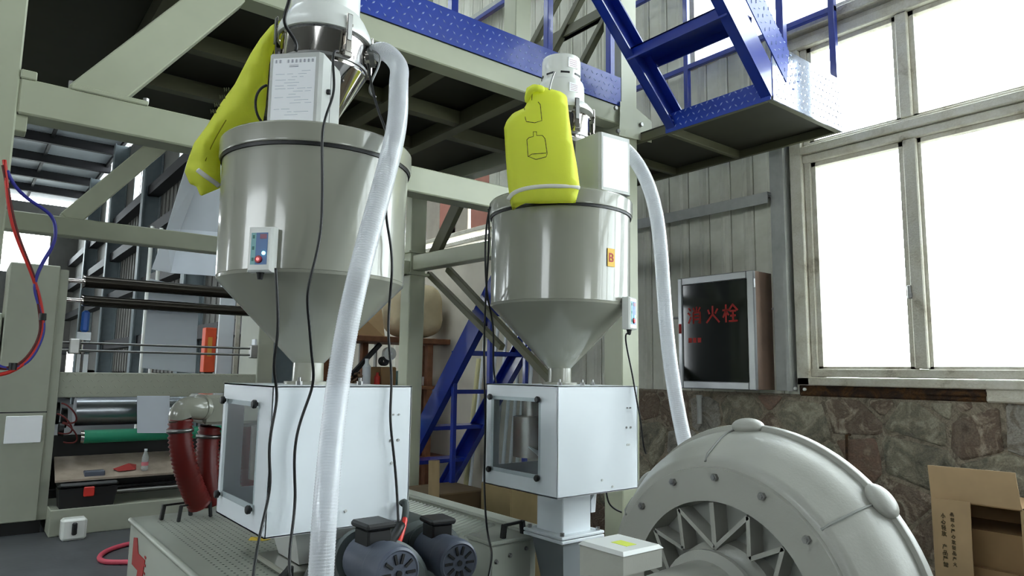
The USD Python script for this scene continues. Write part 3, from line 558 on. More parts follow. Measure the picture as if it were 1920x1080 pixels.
# ------------------------------------------------------------------ vacuum loaders
def loader(c, k, label, box_lat, box_ang, sheet):
    """k scales the radii"""
    t = thing('vacuum_loader', label, 'vacuum loader', (c[0], c[1], 2.297))
    o = (c[0], c[1], 0); n, rt = viewdir(c)
    bd = part(t, 'steel_body', lathe([(.05, 2.305), (.05, 2.40), (.055, 2.41), (.135 * k, 2.565), (.137 * k, 2.57), (.137 * k, 2.675), (.141 * k, 2.68), (0, 2.68)], 48, o), STEEL)
    part(bd, 'band', lathe([(.137 * k, 2.578), (.141 * k, 2.58), (.141 * k, 2.59), (.137 * k, 2.592)], 48, o), DULLSTEEL)
    part(t, 'base_flange', lathe([(0, 2.2965), (.09, 2.2965), (.09, 2.307), (0, 2.307)], 32, o), STEEL)
    if k > 1:
        prof = [(.0, 2.698), (.150 * k, 2.70), (.152 * k, 2.712), (.146 * k, 2.735), (.128 * k, 2.775), (.118 * k, 2.79), (.116 * k, 2.795), (.109 * k, 2.80), (.109 * k, 2.92), (.105 * k, 2.94), (0, 2.95)]
    else:
        prof = [(.0, 2.698), (.150 * k, 2.70), (.151 * k, 2.715), (.135 * k, 2.735), (.112 * k, 2.75), (.110 * k, 2.77), (.109 * k, 2.83), (.104 * k, 2.845), (.094 * k, 2.85), (.092 * k, 2.86), (.092 * k, 2.95), (.088 * k, 2.962), (.0, 2.965)]
    mc = part(t, 'motor_cover', lathe(prof, 56, (o[0], o[1], -.018 if k > 1 else 0)), PLASTIC)
    if k <= 1:
        for a in np.arange(8) * math.pi / 4 + .2:
            d = n * math.cos(a) + rt * math.sin(a); s = np.cross(Z, d)
            part(mc, 'vent_slot', put(box(-.02, .02, -.004, .004, -.006, .001), np.array([c[0], c[1], 2.874]) + d * .092 * k, s, Z), BLACK)
        for lat, z, w, h in ((.052, 2.92, .05, .045), (.055, 2.80, .045, .04)):
            r_ = .092 * k if z > 2.85 else .1095 * k
            a = math.asin(lat / r_); d = n * math.cos(a) + rt * math.sin(a)
            pl = part(mc, 'rating_plate', put(box(-w / 2, w / 2, -h / 2, h / 2, -.004, .0015), np.array([c[0], c[1], z]) + d * r_, np.cross(Z, d), Z), PAPER)
            for q in range(4): part(pl, 'print_line', put(box(-w * .4, w * .4, h * (.28 - .2 * q) - .001, h * (.28 - .2 * q) + .001, .0015, .0018), np.array([c[0], c[1], z]) + d * r_, np.cross(Z, d), Z), mat(f'plate_ink_{int(z*100)}_{q}', (190, 150, 170), .6))
    else:
        d = n; part(mc, 'rating_plate', put(box(-.05, .012, -.03, .03, -.004, .002), np.array([c[0], c[1], 2.865]) + d * .107 * k, rt, Z), LIME, label='faint yellow-green sticker')
        part(mc, 'seam_rib', put(box(-.004, .004, -.06, .09, -.01, .004), np.array([c[0], c[1], 2.83]) + (n * .93 - rt * .36) * .112 * k, np.cross(Z, n), Z), PLASTIC)
    # over-centre clips round the body
    for a in (math.radians(28), math.radians(-75), math.radians(95), math.radians(180)):
        d = n * math.cos(a) + rt * math.sin(a); s = np.cross(Z, d); q = np.array([c[0], c[1], 0]) + d * .139 * k
        cl = part(t, 'clip', cat(put(box(-.011, .011, 2.60, 2.735, .012, .018, .002), q, s, Z), put(box(-.014, .014, 2.585, 2.625, -.002, .016, .002), q, s, Z), put(box(-.012, .012, 2.69, 2.70, -.002, .02, .001), q, s, Z)), STEEL)
        part(cl, 'lever', put(box(-.008, .008, 2.64, 2.73, .018, .021, .001), q, s, Z), DULLSTEEL)
        part(cl, 'pin', tube([q + d * .006 - s * .018 + Z * 2.605, q + d * .006 + s * .018 + Z * 2.605], [.004] * 2, 8), DULLSTEEL)
    # control box
    nb = np.array([math.sin(box_ang), math.cos(box_ang), 0.]); sb = np.cross(Z, nb)
    pb = np.array([c[0], c[1], 0]) + rt * box_lat + n * .10
    w, dp = .088, .125; zb0, zb1 = 2.2975, 2.54
    P = lambda m: put(m, pb, sb, Z)
    cb = part(t, 'control_box', P(hull([(sx * (w - i), yy, zz) for sx in (-1, 1) for yy in (zb0, zb1) for i, zz in ((.0, -.03), (0, dp - .01), (.01, dp))])), PALEGREY, label='grey control box with an instruction sheet')
    sh = part(cb, 'instruction_sheet', P(box(-.072, .068, zb0 + .012, zb1 - .016, dp, dp + .0012)), PAPER, label='white printed sheet')
    if sheet:
        rg = np.random.default_rng(8); lines = []
        for gx in np.linspace(-.062, .058, 10): # header row of small characters
            if abs(gx + .04) < .006: continue
            for q in range(3): lines.append(box(gx - .0045, gx + .0045, 2.509 + q * .0035, 2.5102 + q * .0035, dp + .0012, dp + .0015))
            lines.append(box(gx - .0008, gx + .0008, 2.508, 2.519, dp + .0012, dp + .0015))
        lines.append(box(-.018, .012, 2.494, 2.496, dp + .0012, dp + .0015)); lines.append(box(-.018, .012, 2.499, 2.5002, dp + .0012, dp + .0015))
        part(sh, 'heading', P(cat(lines)), PRINT, smooth=False)
        lines = []
        for zz in np.arange(2.480, 2.33, -.0095):
            x = -.062
            while x < .05:
                l = rg.uniform(.012, .05)
                if rg.random() < .6: lines.append(box(x, min(x + l, .06), zz, zz + .0011, dp + .0012, dp + .0014))
                x += l + rg.uniform(.004, .02)
        part(sh, 'small_print', P(cat(lines)), mat('faint_print', (176, 186, 200), .7), smooth=False)
    part(cb, 'hinge_line', P(box(w - .0005, w + .001, zb0 + .01, zb1 - .01, dp * .38, dp * .41)), DULLSTEEL)
    part(cb, 'toggle', P(cat(box(w, w + .012, 2.42, 2.436, dp * .58, dp * .66, .002))), BLACK)
    return t, n, rt
l1, n1, rt1 = loader(H1, 1.07, 'vacuum loader with a steel body and white motor cover on the left hopper', -.035, math.radians(226), True)
l2, n2, rt2 = loader(H2, .95, 'smaller-looking vacuum loader on the hopper marked B, white stepped motor cover', .15, math.radians(184), False)

# ------------------------------------------------------------------ dust bags, hoses, cables
def plane_at(c, d_off):
    """a vertical plane facing the eye through the point c moved d_off towards the eye"""
    n, rt = viewdir(c); o = np.array([c[0], c[1], 0]) + n * d_off
    def hit(x, y):
        r = _ray(x, y); t = ((o - EYE) @ n) / (r @ n); return EYE + r * t
    return o, n, rt, hit

def pillow(px, c, d_off, thick, seed, wr=.006, fine=.022):
    o, n, rt, hit = plane_at(c, d_off)
    P3 = [hit(*p) for p in px]; P2 = np.array([[(p - o) @ rt, p[2]] for p in P3])
    pg = Polygon(P2).buffer(.008).buffer(-.008); L = pg.exterior.length
    bd = np.array([pg.exterior.interpolate(t).coords[0] for t in np.arange(0, L, fine * .6)])
    x0, y0, x1, y1 = pg.bounds
    gx, gy = np.meshgrid(np.arange(x0, x1, fine), np.arange(y0, y1, fine))
    g = np.c_[gx.ravel() + (np.arange(gx.size) % 2) * .002, gy.ravel()]
    g = np.array([q for q in g if pg.contains(Point(q)) and pg.exterior.distance(Point(q)) > fine * .5])
    q = np.vstack([bd, g]); tri = Delaunay(q).simplices
    cc = q[tri].mean(1); tri = tri[[pg.contains(Point(a)) for a in cc]]
    a, b_, c_ = q[tri[:, 0]], q[tri[:, 1]], q[tri[:, 2]]
    fl = ((b_ - a)[:, 0] * (c_ - a)[:, 1] - (b_ - a)[:, 1] * (c_ - a)[:, 0]) < 0; tri[fl] = tri[fl][:, ::-1]
    dist = np.array([pg.exterior.distance(Point(a)) for a in q]); dm = dist.max()
    h = thick * (np.clip(dist / dm, 0, 1) ** .6 if thick > .04 else .72 * np.clip(dist / .035, 0, 1) ** .5 + .28 * np.clip(dist / dm, 0, 1))
    w = (meshkit.fbm(np.c_[q * 9 + seed, np.zeros(len(q))], 3, seed) - .5) * wr * 2 + (meshkit.noise(np.c_[q * [5, 26] + seed * 3.1, np.zeros(len(q))], seed) - .5) * wr
    h2_ = h + w * np.clip(dist / .03, 0, 1)
    def to3(q2, d): return o * [1, 1, 0] + rt * q2[:, :1] + Z * q2[:, 1:2] + n * d[:, None]
    nb = len(bd); N = len(q); m2 = np.arange(N); m2[nb:] = np.arange(N - nb) + N
    V = np.vstack([to3(q, h2_), to3(q[nb:], -h[nb:] * .7)])
    Fb = m2[tri][:, ::-1]
    mesh = trimesh.Trimesh(V, np.vstack([tri, Fb]), process=False)
    from scipy.interpolate import LinearNDInterpolator
    hf = LinearNDInterpolator(q, h2_, fill_value=0.0)
    def surf(x, y, lift=.002):
        p = hit(x, y); a = np.array([(p - o) @ rt, p[2]])
        for _ in range(3):
            hh = float(hf(*a)) + lift; o2 = o + n * hh; r = _ray(x, y); t = ((o2 - EYE) @ n) / (r @ n); p = EYE + r * t; a = np.array([(p - o) @ rt, p[2]])
        return p
    return mesh, surf, n, rt
B1 = [(526, 38), (508, 48), (488, 72), (470, 100), (440, 158), (415, 192), (388, 236), (364, 268), (352, 300), (346, 322), (356, 345), (368, 349), (376, 368), (414, 352), (413, 300), (418, 272), (430, 252), (455, 241), (492, 236), (498, 200), (505, 120), (514, 90), (528, 60)]
m, surf, n_, r_ = pillow(B1, H1, -.02, .05, 3, .022, .016)
b1 = thing('dust_bag', 'yellow cloth dust bag slumped down the left side of the large hopper', 'dust bag', (.55, 2.3, 2.1), group=None)
part(b1, 'bag', m, YELLOW, smooth=True)
def strip(pts, w, mt, par, nm, th=.002, sides=6):
    p = smoothline(pts, 6); return part(par, nm, tube(p, w, sides), mt, smooth=True)
strip([surf(x, y) for x, y in ((371, 319), (384, 329), (398, 339), (410, 348))], .009, WHITETAPE, b1, 'white_edging')
strip([surf(x, y, .0005) for x, y in ((424, 225), (408, 252), (396, 275), (385, 302))], .0018, mat('bag_seam', (150, 150, 20), .8), b1, 'seam')
for x, y in ((421, 166), (413, 180), (403, 195), (396, 207)): # printed block letters along the fold
    p0 = surf(x + 4, y + 2, .007); dd = (surf(x + 3, y - 6) - p0); dd /= np.linalg.norm(dd)
    ms = []
    for k in (-1, 0, 1): ms.append(put(box(-.008, .008, k * .007 - .0015, k * .007 + .0015, 0, .001), p0, dd, np.cross(n_, dd)))
    ms.append(put(box(-.0015, .0015, -.008, .008, 0, .001), p0, dd, np.cross(n_, dd)))
    part(b1, 'printed_letter', cat(ms), INK, smooth=False)
B2 = [(1001, 157), (987, 165), (984, 180), (988, 192), (984, 202), (962, 212), (950, 226), (945, 240), (948, 290), (952, 344), (957, 380), (961, 396), (970, 388), (985, 381), (1010, 382), (1046, 381), (1079, 381), (1084, 362), (1087, 350), (1082, 312), (1073, 262), (1067, 218), (1063, 180), (1052, 172), (1020, 163)]
m, surf, n_, r_ = pillow(B2, H2, .345, .028, 5, .003)
b2 = thing('dust_bag', 'bright yellow cloth dust bag with two printed bottle outlines draped over the right hopper', 'dust bag', (1.75, 1.95, 2.2))
part(b2, 'bag', m, YELLOW, smooth=True)
strip([surf(x, y) for x, y in ((953, 374), (962, 363), (980, 355), (1010, 350), (1045, 349), (1086, 352))], .0085, WHITETAPE, b2, 'white_edging')
for pts in ([(983, 202), (985, 222), (987, 228), (1003, 230), (1016, 226), (1013, 196), (1009, 191)], [(988, 262), (990, 293), (1005, 299), (1024, 294), (1026, 288), (1022, 260), (1017, 254), (1006, 254), (1006, 247), (1000, 247), (1000, 256), (992, 258), (988, 262)], [(990, 294), (997, 289), (1024, 287)], [(998, 176), (997, 188)]):
    part(b2, 'bottle_outline', tube([surf(x, y, .0015) for x, y in pts], .0013, 5), INK, smooth=False)
part(b2, 'rolled_top', tube(smoothline([surf(990, 190, -.01), surf(992, 175, .012), surf(1004, 166, .02), surf(1018, 170, .005)], 6), [.012] * 13 + [.014] * 5 + [.008], 10), YELLOW, smooth=True)

def ribbed(pts, r, name, label, mt, pitch=.0075, amp=.0016, sides=18, catg='hose', group=None):
    t = thing(name, label, catg, pts[0], group=group)
    p = smoothline(pts, 30); seg = np.r_[0, np.cumsum(np.linalg.norm(np.diff(p, axis=0), axis=1))]
    s = np.arange(0, seg[-1], pitch / 2); q = np.stack([np.interp(s, seg, p[:, i]) for i in range(3)], 1)
    R = r + amp * np.where(np.arange(len(s)) % 2, 1, -1)
    part(t, 'hose_wall', tube(q, R, sides, caps=False), mt, smooth=True)
    return t, q, R
HP1 = [ony(Y, x, y) for x, y, Y in ((698, 108, 2.13), (716, 96, 2.10), (738, 110, 2.06), (748, 150, 1.97), (746, 215, 1.89), (730, 300, 1.83), (703, 400, 1.81), (674, 510, 1.79), (650, 620, 1.79), (634, 720, 1.78), (621, 830, 1.75), (611, 940, 1.71), (603, 1060, 1.68), (600, 1140, 1.67))]
t, q, R = ribbed(HP1, .0315, 'suction_hose', 'clear spiral suction hose running down in front of the left hopper and feeder box', CLEARHOSE, amp=.0006)

def helix(q, r, turns_pitch=.0078, wr=.0013):
    seg = np.r_[0, np.cumsum(np.linalg.norm(np.diff(q, axis=0), axis=1))]; L = seg[-1]; k = np.arange(0, L, turns_pitch / 14)
    P_ = np.stack([np.interp(k, seg, q[:, i]) for i in range(3)], 1); t_ = np.gradient(P_, axis=0); t_ /= np.linalg.norm(t_, axis=1, keepdims=True)
    a = np.cross(t_, [1.0, .3, 0]); a /= np.linalg.norm(a, axis=1, keepdims=True); b_ = np.cross(t_, a); ph = k / turns_pitch * 2 * np.pi
    return tube(P_ + r * (np.cos(ph)[:, None] * a + np.sin(ph)[:, None] * b_), wr, 5)
part(t, 'spiral_wire', helix(q, R.mean() * .93), HOSEWIRE, smooth=True)
HP2 = [onx(X, x, y) for x, y, X in ((1128, 268, 2.14), (1150, 268, 2.16), (1180, 288, 2.2), (1208, 330, 2.25), (1228, 390, 2.28), (1238, 460, 2.3), (1244, 540, 2.3), (1252, 640, 2.3), (1266, 740, 2.3), (1284, 830, 2.3), (1310, 930, 2.3))]
t2, q2, R2 = ribbed(HP2, .030, 'suction_hose', 'clear spiral suction hose curving from the right loader down behind the big blower', CLEARHOSE, amp=.0006)
part(t2, 'spiral_wire', helix(q2, R2.mean() * .93), HOSEWIRE, smooth=True)
# hose spigots and clamps on the loaders
for ld_, hp, c in ((l1, HP1, H1), (l2, HP2, H2)):
    a = np.array([c[0], c[1], hp[0][2] - .03]); b_ = np.asarray(hp[0]); d = (b_ - a) / np.linalg.norm(b_ - a)
    part(ld_, 'spigot', tube([a + d * .09, b_ + d * .012], [.027, .027], 18), STEEL)
    part(ld_, 'hose_clamp', tube([b_ - d * .012, b_ + d * .006], [.0345, .0345], 20), DULLSTEEL)
    sd = np.cross(d, Z); sd /= np.linalg.norm(sd)
    part(ld_, 'clamp_screw', bar(b_ + Z * .036 - sd * .02, b_ + Z * .036 + sd * .02, .012, .012), DULLSTEEL)

def cable(pts, label, r=.0042, mt=RUBBER, name='power_cable', n=8, group=None):
    p = smoothline(pts, n); return solo(name, tube(p, r, 8), mt, label, 'cable', group, smooth=True)
yz = lambda L: [ony(Y, x, y) for x, y, Y in L]
cable(yz([(517, 503, 1.905), (520, 560, 1.9), (519, 640, 1.91), (514, 690, 1.93), (519, 740, 1.95), (510, 800, 1.95), (505, 850, 1.95), (506, 910, 1.95), (496, 965, 1.94), (484, 1020, 1.88), (474, 1085, 1.80)]), 'black cable hanging straight down from the lit control box')
cable(yz([(634, 96, 2.02), (625, 130, 1.95), (626, 165, 1.93), (612, 215, 1.88), (606, 240, 1.865), (604, 300, 1.87), (604, 380, 1.87), (600, 440, 1.87), (590, 490, 1.87), (577, 550, 1.88), (580, 610, 1.9), (585, 670, 1.92), (587, 715, 1.94), (572, 765, 1.95), (557, 815, 1.95), (552, 870, 1.95), (553, 940, 1.95), (547, 1000, 1.93), (545, 1085, 1.86)]), 'black cable running from the left loader over the hopper rim and down its middle')
cable(yz([(690, 120, 2.06), (697, 160, 2.02), (712, 215, 1.95), (728, 262, 1.91), (731, 320, 1.9), (724, 400, 1.9), (731, 450, 1.92), (735, 500, 1.92), (731, 560, 1.94), (729, 640, 1.95), (734, 710, 1.96), (732, 780, 1.955), (738, 850, 1.955), (744, 920, 1.95), (748, 1000, 1.92), (754, 1085, 1.88)]), 'black cable at the right of the left hopper, passing behind the clear hose')
cable(yz([(540, -20, 2.0), (536, 22, 2.03), (534, 42, 2.04), (547, 66, 2.045), (554, 96, 2.05)]), 'short black cable at the top of the left loader motor', .006)
cable(yz([(500, 160, 2.16), (486, 170, 2.16), (479, 195, 2.16), (484, 218, 2.16), (494, 232, 2.16)]), 'small black cable loop at the left of the instruction sheet')
cable(yz([(919, 388, 2.2), (913, 420, 2.21), (910, 470, 2.23), (911, 520, 2.25), (915, 560, 2.3), (924, 610, 2.35), (925, 660, 2.38), (930, 717, 2.42)]), 'black cable hanging at the left edge of the right hopper')
cable(yz([(916, 392, 2.2), (917, 440, 2.21), (913, 520, 2.25), (909, 600, 2.3), (908, 700, 2.35), (910, 800, 2.4), (908, 900, 2.4), (911, 970, 2.35), (921, 1030, 2.1), (916, 1085, 1.9)]), 'long black cable dropping left of the right feeder box to the machine')
cable([s2[0] + s2[1] * .018 - Z * .085] + [onx(2.26, x, y) - np.array([.03, .03, 0]) for x, y in ((1174, 650), (1184, 700),)] + yz([(1193, 745, 1.955), (1201, 790, 1.955), (1206, 830, 1.97), (1211, 850, 2.0)]), 'thin black cable from the slim control box down the right feeder box', .0035)
part(f2, 'sensor_lead', tube(smoothline([ony(2.2, 1136, 920) + Z * .02] + yz([(1138, 930, 2.2), (1142, 943, 2.2), (1151, 953, 2.2), (1165, 960, 2.2)]), 8), .004, 8), RUBBER, smooth=True)
# wire tails on the loaders
for ld_, L in ((l1, [(697, 95, 2.05), (703, 140, 2.03), (697, 178, 2.03), (705, 182, 2.03)]), (l2, [(1040, 135, 1.9), (1033, 155, 1.9), (1030, 168, 1.9)])):
    part(ld_, 'lever_wire', tube(smoothline(yz(L), 6), .004, 8), DULLSTEEL, smooth=True)

# ================================================================== RING BLOWER
BC = np.array([1.70, 1.204, .908])
bl = thing('ring_blower', 'very large grey cast ring blower in the right foreground', 'blower', (BC[0] + .1, BC[1], 0))
n72 = 96
casing = lathe([(0.292, 0), (0.384, 0), (0.386, .006), (0.387, .012), (0.396, .013), (0.409, .016), (0.419, .028), (0.430, .05), (0.447, .075), (0.464, .105), (0.476, .14), (0.482, .175), (0.484, .19), (0.100, .19), (0.100, .085), (0.284, .085), (0.292, 0)], n72, BC, 'x')
part(bl, 'front_casing', casing, BLOWER, smooth=40)
part(bl, 'rear_casing', lathe([(0.000, .19), (0.497, .19), (0.499, .194), (0.499, .214), (0.497, .218), (0.482, .222), (0.472, .26), (0.438, .30), (0.360, .32), (0.000, .32)], n72, BC, 'x'), BLOWER, smooth=40)
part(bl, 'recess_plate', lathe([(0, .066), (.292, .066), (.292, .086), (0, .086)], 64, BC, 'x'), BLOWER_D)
def bpt(a, r, x): return BC + np.array([x, r * math.cos(a), r * math.sin(a)])
for k in range(5):
    a0 = math.radians(86 + 72 * k); rad = math.radians
    part(bl, 'rib', bar(bpt(a0, .16, .036), bpt(a0, .288, .036), .015, .06, up=(1, 0, 0)), BLOWER)
    for s_ in (-1, 1):
        part(bl, 'rib', bar(bpt(a0, .165, .034), bpt(a0 + s_ * rad(24), .284, .034), .012, .06, up=(1, 0, 0)), BLOWER)
        part(bl, 'rib', bar(bpt(a0 + s_ * rad(36), .185, .034), bpt(a0 + s_ * rad(24), .284, .034), .012, .06, up=(1, 0, 0)), BLOWER)
part(bl, 'hub', lathe([(0, -.02), (.10, -.02), (.15, .0), (.178, .03), (.185, .07), (0, .07)], 48, BC, 'x'), BLOWER)
for k in range(15):
    a = math.radians(90 + 24 * k)
    sc = part(bl, 'screw', cat(cyl(bpt(a, .3595, .001), bpt(a, .3595, -.010), .011, 6), cyl(bpt(a, .3595, -.009), bpt(a, .3595, -.014), .006, 10)), DULLSTEEL)
for k in range(5):   # casting seams over the shoulder
    a = math.radians(84 - 54 * (k - 1))
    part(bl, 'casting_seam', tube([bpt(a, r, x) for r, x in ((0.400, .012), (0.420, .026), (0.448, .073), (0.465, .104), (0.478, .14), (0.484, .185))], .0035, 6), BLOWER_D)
for a in (88, 138, 34, -18, 205): 
    a = math.radians(a)
    sp_ = trimesh.creation.icosphere(3, 1.0); sp_.vertices *= [.042, .05, .026]; sp_.apply_transform(frame(bpt(a, .492, .195), (1, 0, 0), (0, -math.sin(a), math.cos(a)), (0, math.cos(a), math.sin(a))))
    part(bl, 'lug', sp_, BLOWER, smooth=True)
    pass
# motor along the axis with terminal box
part(bl, 'motor', lathe([(0, -.02), (.165, -.02), (.165, -.035), (.14, -.05), (.128, -.30), (.128, -.31), (.128, -.40), (.10, -.41), (0, -.41)][::-1], 40, BC, 'x'), BLOWER)
tb = part(bl, 'terminal_box', cat(hull([(1.215 + i, 1.11 + i, z) for i, z in ((0, 1.10), (0, 1.14), (.004, 1.145))] + [(1.35 - i, 1.11 + i, z) for i, z in ((0, 1.10), (0, 1.14), (.004, 1.145))] + [(1.215 + i, 1.25 - i, z) for i, z in ((0, 1.07), (0, 1.14), (.004, 1.145))] + [(1.35 - i, 1.25 - i, z) for i, z in ((0, 1.07), (0, 1.14), (.004, 1.145))]), box(1.24, 1.33, 1.145, 1.235, 1.02, 1.10, .004)), BLOWER)
part(tb, 'lid', hull([(1.212, 1.107, 1.143), (1.353, 1.107, 1.143), (1.212, 1.253, 1.143), (1.353, 1.253, 1.143), (1.22, 1.115, 1.151), (1.345, 1.115, 1.151), (1.22, 1.245, 1.151), (1.345, 1.245, 1.151)]), PALEGREY)
part(tb, 'yellow_sticker', box(1.265, 1.30, 1.145, 1.195, 1.151, 1.1516), LIME, label='faded yellow-green sticker')
part(tb, 'cable_gland', cat(lathe([(0, -.02), (.014, -.02), (.017, -.015), (.017, .012), (.0, .012)], 8, (1.31, 1.105, 1.055), 'y')), DULLSTEEL)
part(tb, 'gland_plug', lathe([(0, -.034), (.011, -.034), (.011, -.018), (0, -.018)], 12, (1.31, 1.105, 1.055), 'y'), BLACK)
part(bl, 'feet', cat(box(1.72, 1.98, .86, .98, 0, .42), box(1.72, 1.98, 1.45, 1.57, 0, .42)), BLOWER)
part(bl, 'outlet', box(1.76, 1.98, .60, .80, .0, .55, .02), BLOWER)

# ================================================================== FIRE HYDRANT CABINET
hx0, hx1, hy0, hy1, hz0, hz1 = W - .24, W - .012, 2.61, 3.245, 1.46, 2.27
hc = thing('hydrant_cabinet', 'dark glass fire hydrant cabinet in an aluminium frame with red characters', 'fire cabinet', ((hx0 + hx1) / 2, (hy0 + hy1) / 2, hz0))
part(hc, 'body', box(hx0 + .03, hx1, hy0 + .004, hy1 - .004, hz0 + .004, hz1 - .004), BROWNSIDE, label='brown weathered steel casing')
fw = .055
for nm, a in (('door_frame', (hy0, hy0 + fw, hz0, hz1)), ('door_frame', (hy1 - fw * .7, hy1, hz0, hz1)), ('door_frame', (hy0 + fw, hy1 - fw * .7, hz1 - fw, hz1)), ('door_frame', (hy0 + fw, hy1 - fw * .7, hz0, hz0 + fw))):
    part(hc, nm, box(hx0, hx0 + .03, *a, .006), ALU)
part(hc, 'glass_door', box(hx0 + .012, hx0 + .028, hy0 + fw, hy1 - fw * .7, hz0 + fw, hz1 - fw), GLASSDARK)
part(hc, 'lock_sticker', box(hx0 - .001, hx0, hy1 - .032, hy1 - .008, 1.86, 1.93), REDPAINT)
part(hc, 'hinge', cat(cyl((hx0 + .005, hy0 - .003, hz1 - .06), (hx0 + .005, hy0 - .003, hz1 - .12), .006, 8)), ALU)
GL = {'huo': [[(.5, .95), (.5, .5), (.1, .05)], [(.5, .5), (.92, .05)], [(.2, .75), (.28, .55)], [(.82, .78), (.68, .56)]],
      'shuan': [[(.05, .68), (.42, .68)], [(.24, .97), (.24, .03)], [(.24, .66), (.06, .3)], [(.26, .6), (.4, .42)], [(.68, .97), (.42, .66)], [(.68, .97), (.97, .66)], [(.52, .62), (.86, .62)], [(.54, .36), (.84, .36)], [(.69, .62), (.69, .06)], [(.44, .06), (.95, .06)]],
      'xiao': [[(.1, .92), (.22, .8)], [(.05, .65), (.17, .55)], [(.08, .08), (.24, .4)], [(.64, .98), (.64, .7)], [(.42, .92), (.5, .76)], [(.88, .93), (.78, .76)], [(.42, .66), (.42, .05)], [(.42, .66), (.88, .66), (.88, .05), (.78, .1)], [(.42, .46), (.88, .46)], [(.42, .27), (.88, .27)]],
      'xiao2': [[(.5, .95), (.5, .08), (.38, .14)], [(.28, .66), (.1, .28)], [(.72, .66), (.92, .28)]],
      'xin': [[(.16, .5), (.08, .2)], [(.32, .6), (.34, .14), (.48, .05), (.72, .08), (.78, .26)], [(.45, .85), (.56, .66)], [(.78, .66), (.92, .4)]],
      'qing': [[(.06, .84), (.44, .84)], [(.26, .98), (.1, .55), (.44, .55)], [(.28, .7), (.28, .03)], [(.04, .28), (.46, .34)], [(.54, .9), (.88, .9), (.54, .52)], [(.7, .72), (.94, .52)], [(.54, .4), (.92, .4)], [(.73, .4), (.73, .06)], [(.5, .06), (.96, .06)]],
      'fang': [[(.25, .97), (.3, .84)], [(.05, .78), (.5, .78)], [(.24, .78), (.08, .05)], [(.22, .52), (.44, .52), (.4, .05), (.3, .12)], [(.66, .96), (.52, .6)], [(.6, .74), (.96, .74)], [(.84, .74), (.5, .05)], [(.58, .55), (.96, .05)]],
      'yan': [[(.1, .92), (.9, .92)], [(.38, .9), (.38, .62)], [(.62, .9), (.62, .62)], [(.2, .82), (.28, .68)], [(.82, .82), (.74, .68)], [(.08, .6), (.94, .6)], [(.16, .6), (.06, .04)]],
      'jin': [[(.05, .82), (.48, .82)], [(.27, .97), (.27, .52)], [(.27, .8), (.06, .56)], [(.28, .8), (.46, .6)], [(.54, .82), (.96, .82)], [(.75, .97), (.75, .52)], [(.75, .8), (.54, .56)], [(.76, .8), (.95, .58)], [(.22, .44), (.8, .44)], [(.06, .28), (.95, .28)], [(.5, .28), (.5, .03)], [(.28, .2), (.14, .06)], [(.72, .2), (.88, .06)]],
      'chan': [[(.5, .98), (.52, .86)], [(.12, .82), (.9, .82)], [(.3, .76), (.36, .62)], [(.7, .76), (.62, .62)], [(.16, .58), (.92, .58)], [(.18, .58), (.06, .04)]],
      'pin': [[(.3, .9), (.72, .9), (.72, .58), (.3, .58), (.3, .9)], [(.06, .44), (.44, .44), (.44, .06), (.06, .06), (.06, .44)], [(.56, .44), (.94, .44), (.94, .06), (.56, .06), (.56, .44)]]}
def glyph(name, w=.09, d=.0012):
    ms = []
    for s in GL[name]:
        for a, b_ in zip(s[:-1], s[1:]):
            a, b_ = np.array(a), np.array(b_); t = (b_ - a) / np.linalg.norm(b_ - a); nn = np.array([-t[1], t[0]]) * w / 2; a = a - t * w * .3; b_ = b_ + t * w * .3
            ms.append(prism([a - nn, b_ - nn, b_ + nn, a + nn], d))
    return trimesh.util.concatenate(ms)
def write(par, nm, name, o, x, yv, size, mt, w=.09):
    m = glyph(name, w, .0012 / size); m.apply_scale(size); return part(par, nm, put(m, o, x, yv), mt, smooth=False)
gx = hx0 + .0115
for name, yy in (('xiao', 3.165), ('huo', 3.01), ('shuan', 2.868)): write(hc, 'red_character', name, (gx, yy, 1.925), (0, -1, 0), Z, .125, REDPAINT, .11)
for k in range(3): part(hc, 'red_small_mark', box(gx - .001, gx, 3.05 + k * .04, 3.08 + k * .04, 1.79, 1.825), REDPAINT)

# ================================================================== CARTON, SPIKE, PIPE STUB
ct = thing('cardboard_carton', 'open brown cardboard carton with printed characters on its flap, against the stone wall', 'carton', (3.9, 1.2, 0))
cx, ya, yb, zt = 3.72, 1.05, 1.415, .985
part(ct, 'side', box(cx, cx + .4, ya, ya + .006, 0, zt), CARD); part(ct, 'side', box(cx, cx + .4, yb - .006, yb, 0, zt), CARD)
part(ct, 'back', box(cx + .394, cx + .4, ya, yb, 0, zt), CARD_IN); part(ct, 'top', box(cx, cx + .4, ya, yb, zt - .006, zt), CARD_IN)
part(ct, 'top_flap', hull([(cx, ya + .0, zt), (cx, yb, zt), (cx - .02, ya + .01, zt + .16), (cx - .02, yb, zt + .155), (cx + .006, ya, zt), (cx + .006, yb, zt), (cx - .014, ya + .01, zt + .16), (cx - .014, yb, zt + .155)]), CARD)
fl = part(ct, 'left_flap', hull([(cx - .002, yb, .1), (cx - .002, yb, zt), (cx - .045, 1.235, zt + .01), (cx - .045, 1.245, .1), (cx + .004, yb, .1), (cx + .004, yb, zt), (cx - .040, 1.235, zt + .01), (cx - .040, 1.245, .1)]), CARD)
part(ct, 'right_flap', hull([(cx - .0, ya, .1), (cx - .0, ya, zt), (cx - .1, ya - .12, zt - .01), (cx - .1, ya - .12, .1), (cx + .006, ya, .1), (cx + .006, ya, zt), (cx - .094, ya - .12, zt - .01), (cx - .094, ya - .12, .1)]), CARD)
part(ct, 'inner_carton', box(cx + .06, cx + .38, ya + .012, yb - .012, .01, .86), CARD_IN)
part(ct, 'inner_carton', box(cx + .012, cx + .05, ya + .012, yb - .012, .01, .70), CARD_IN)
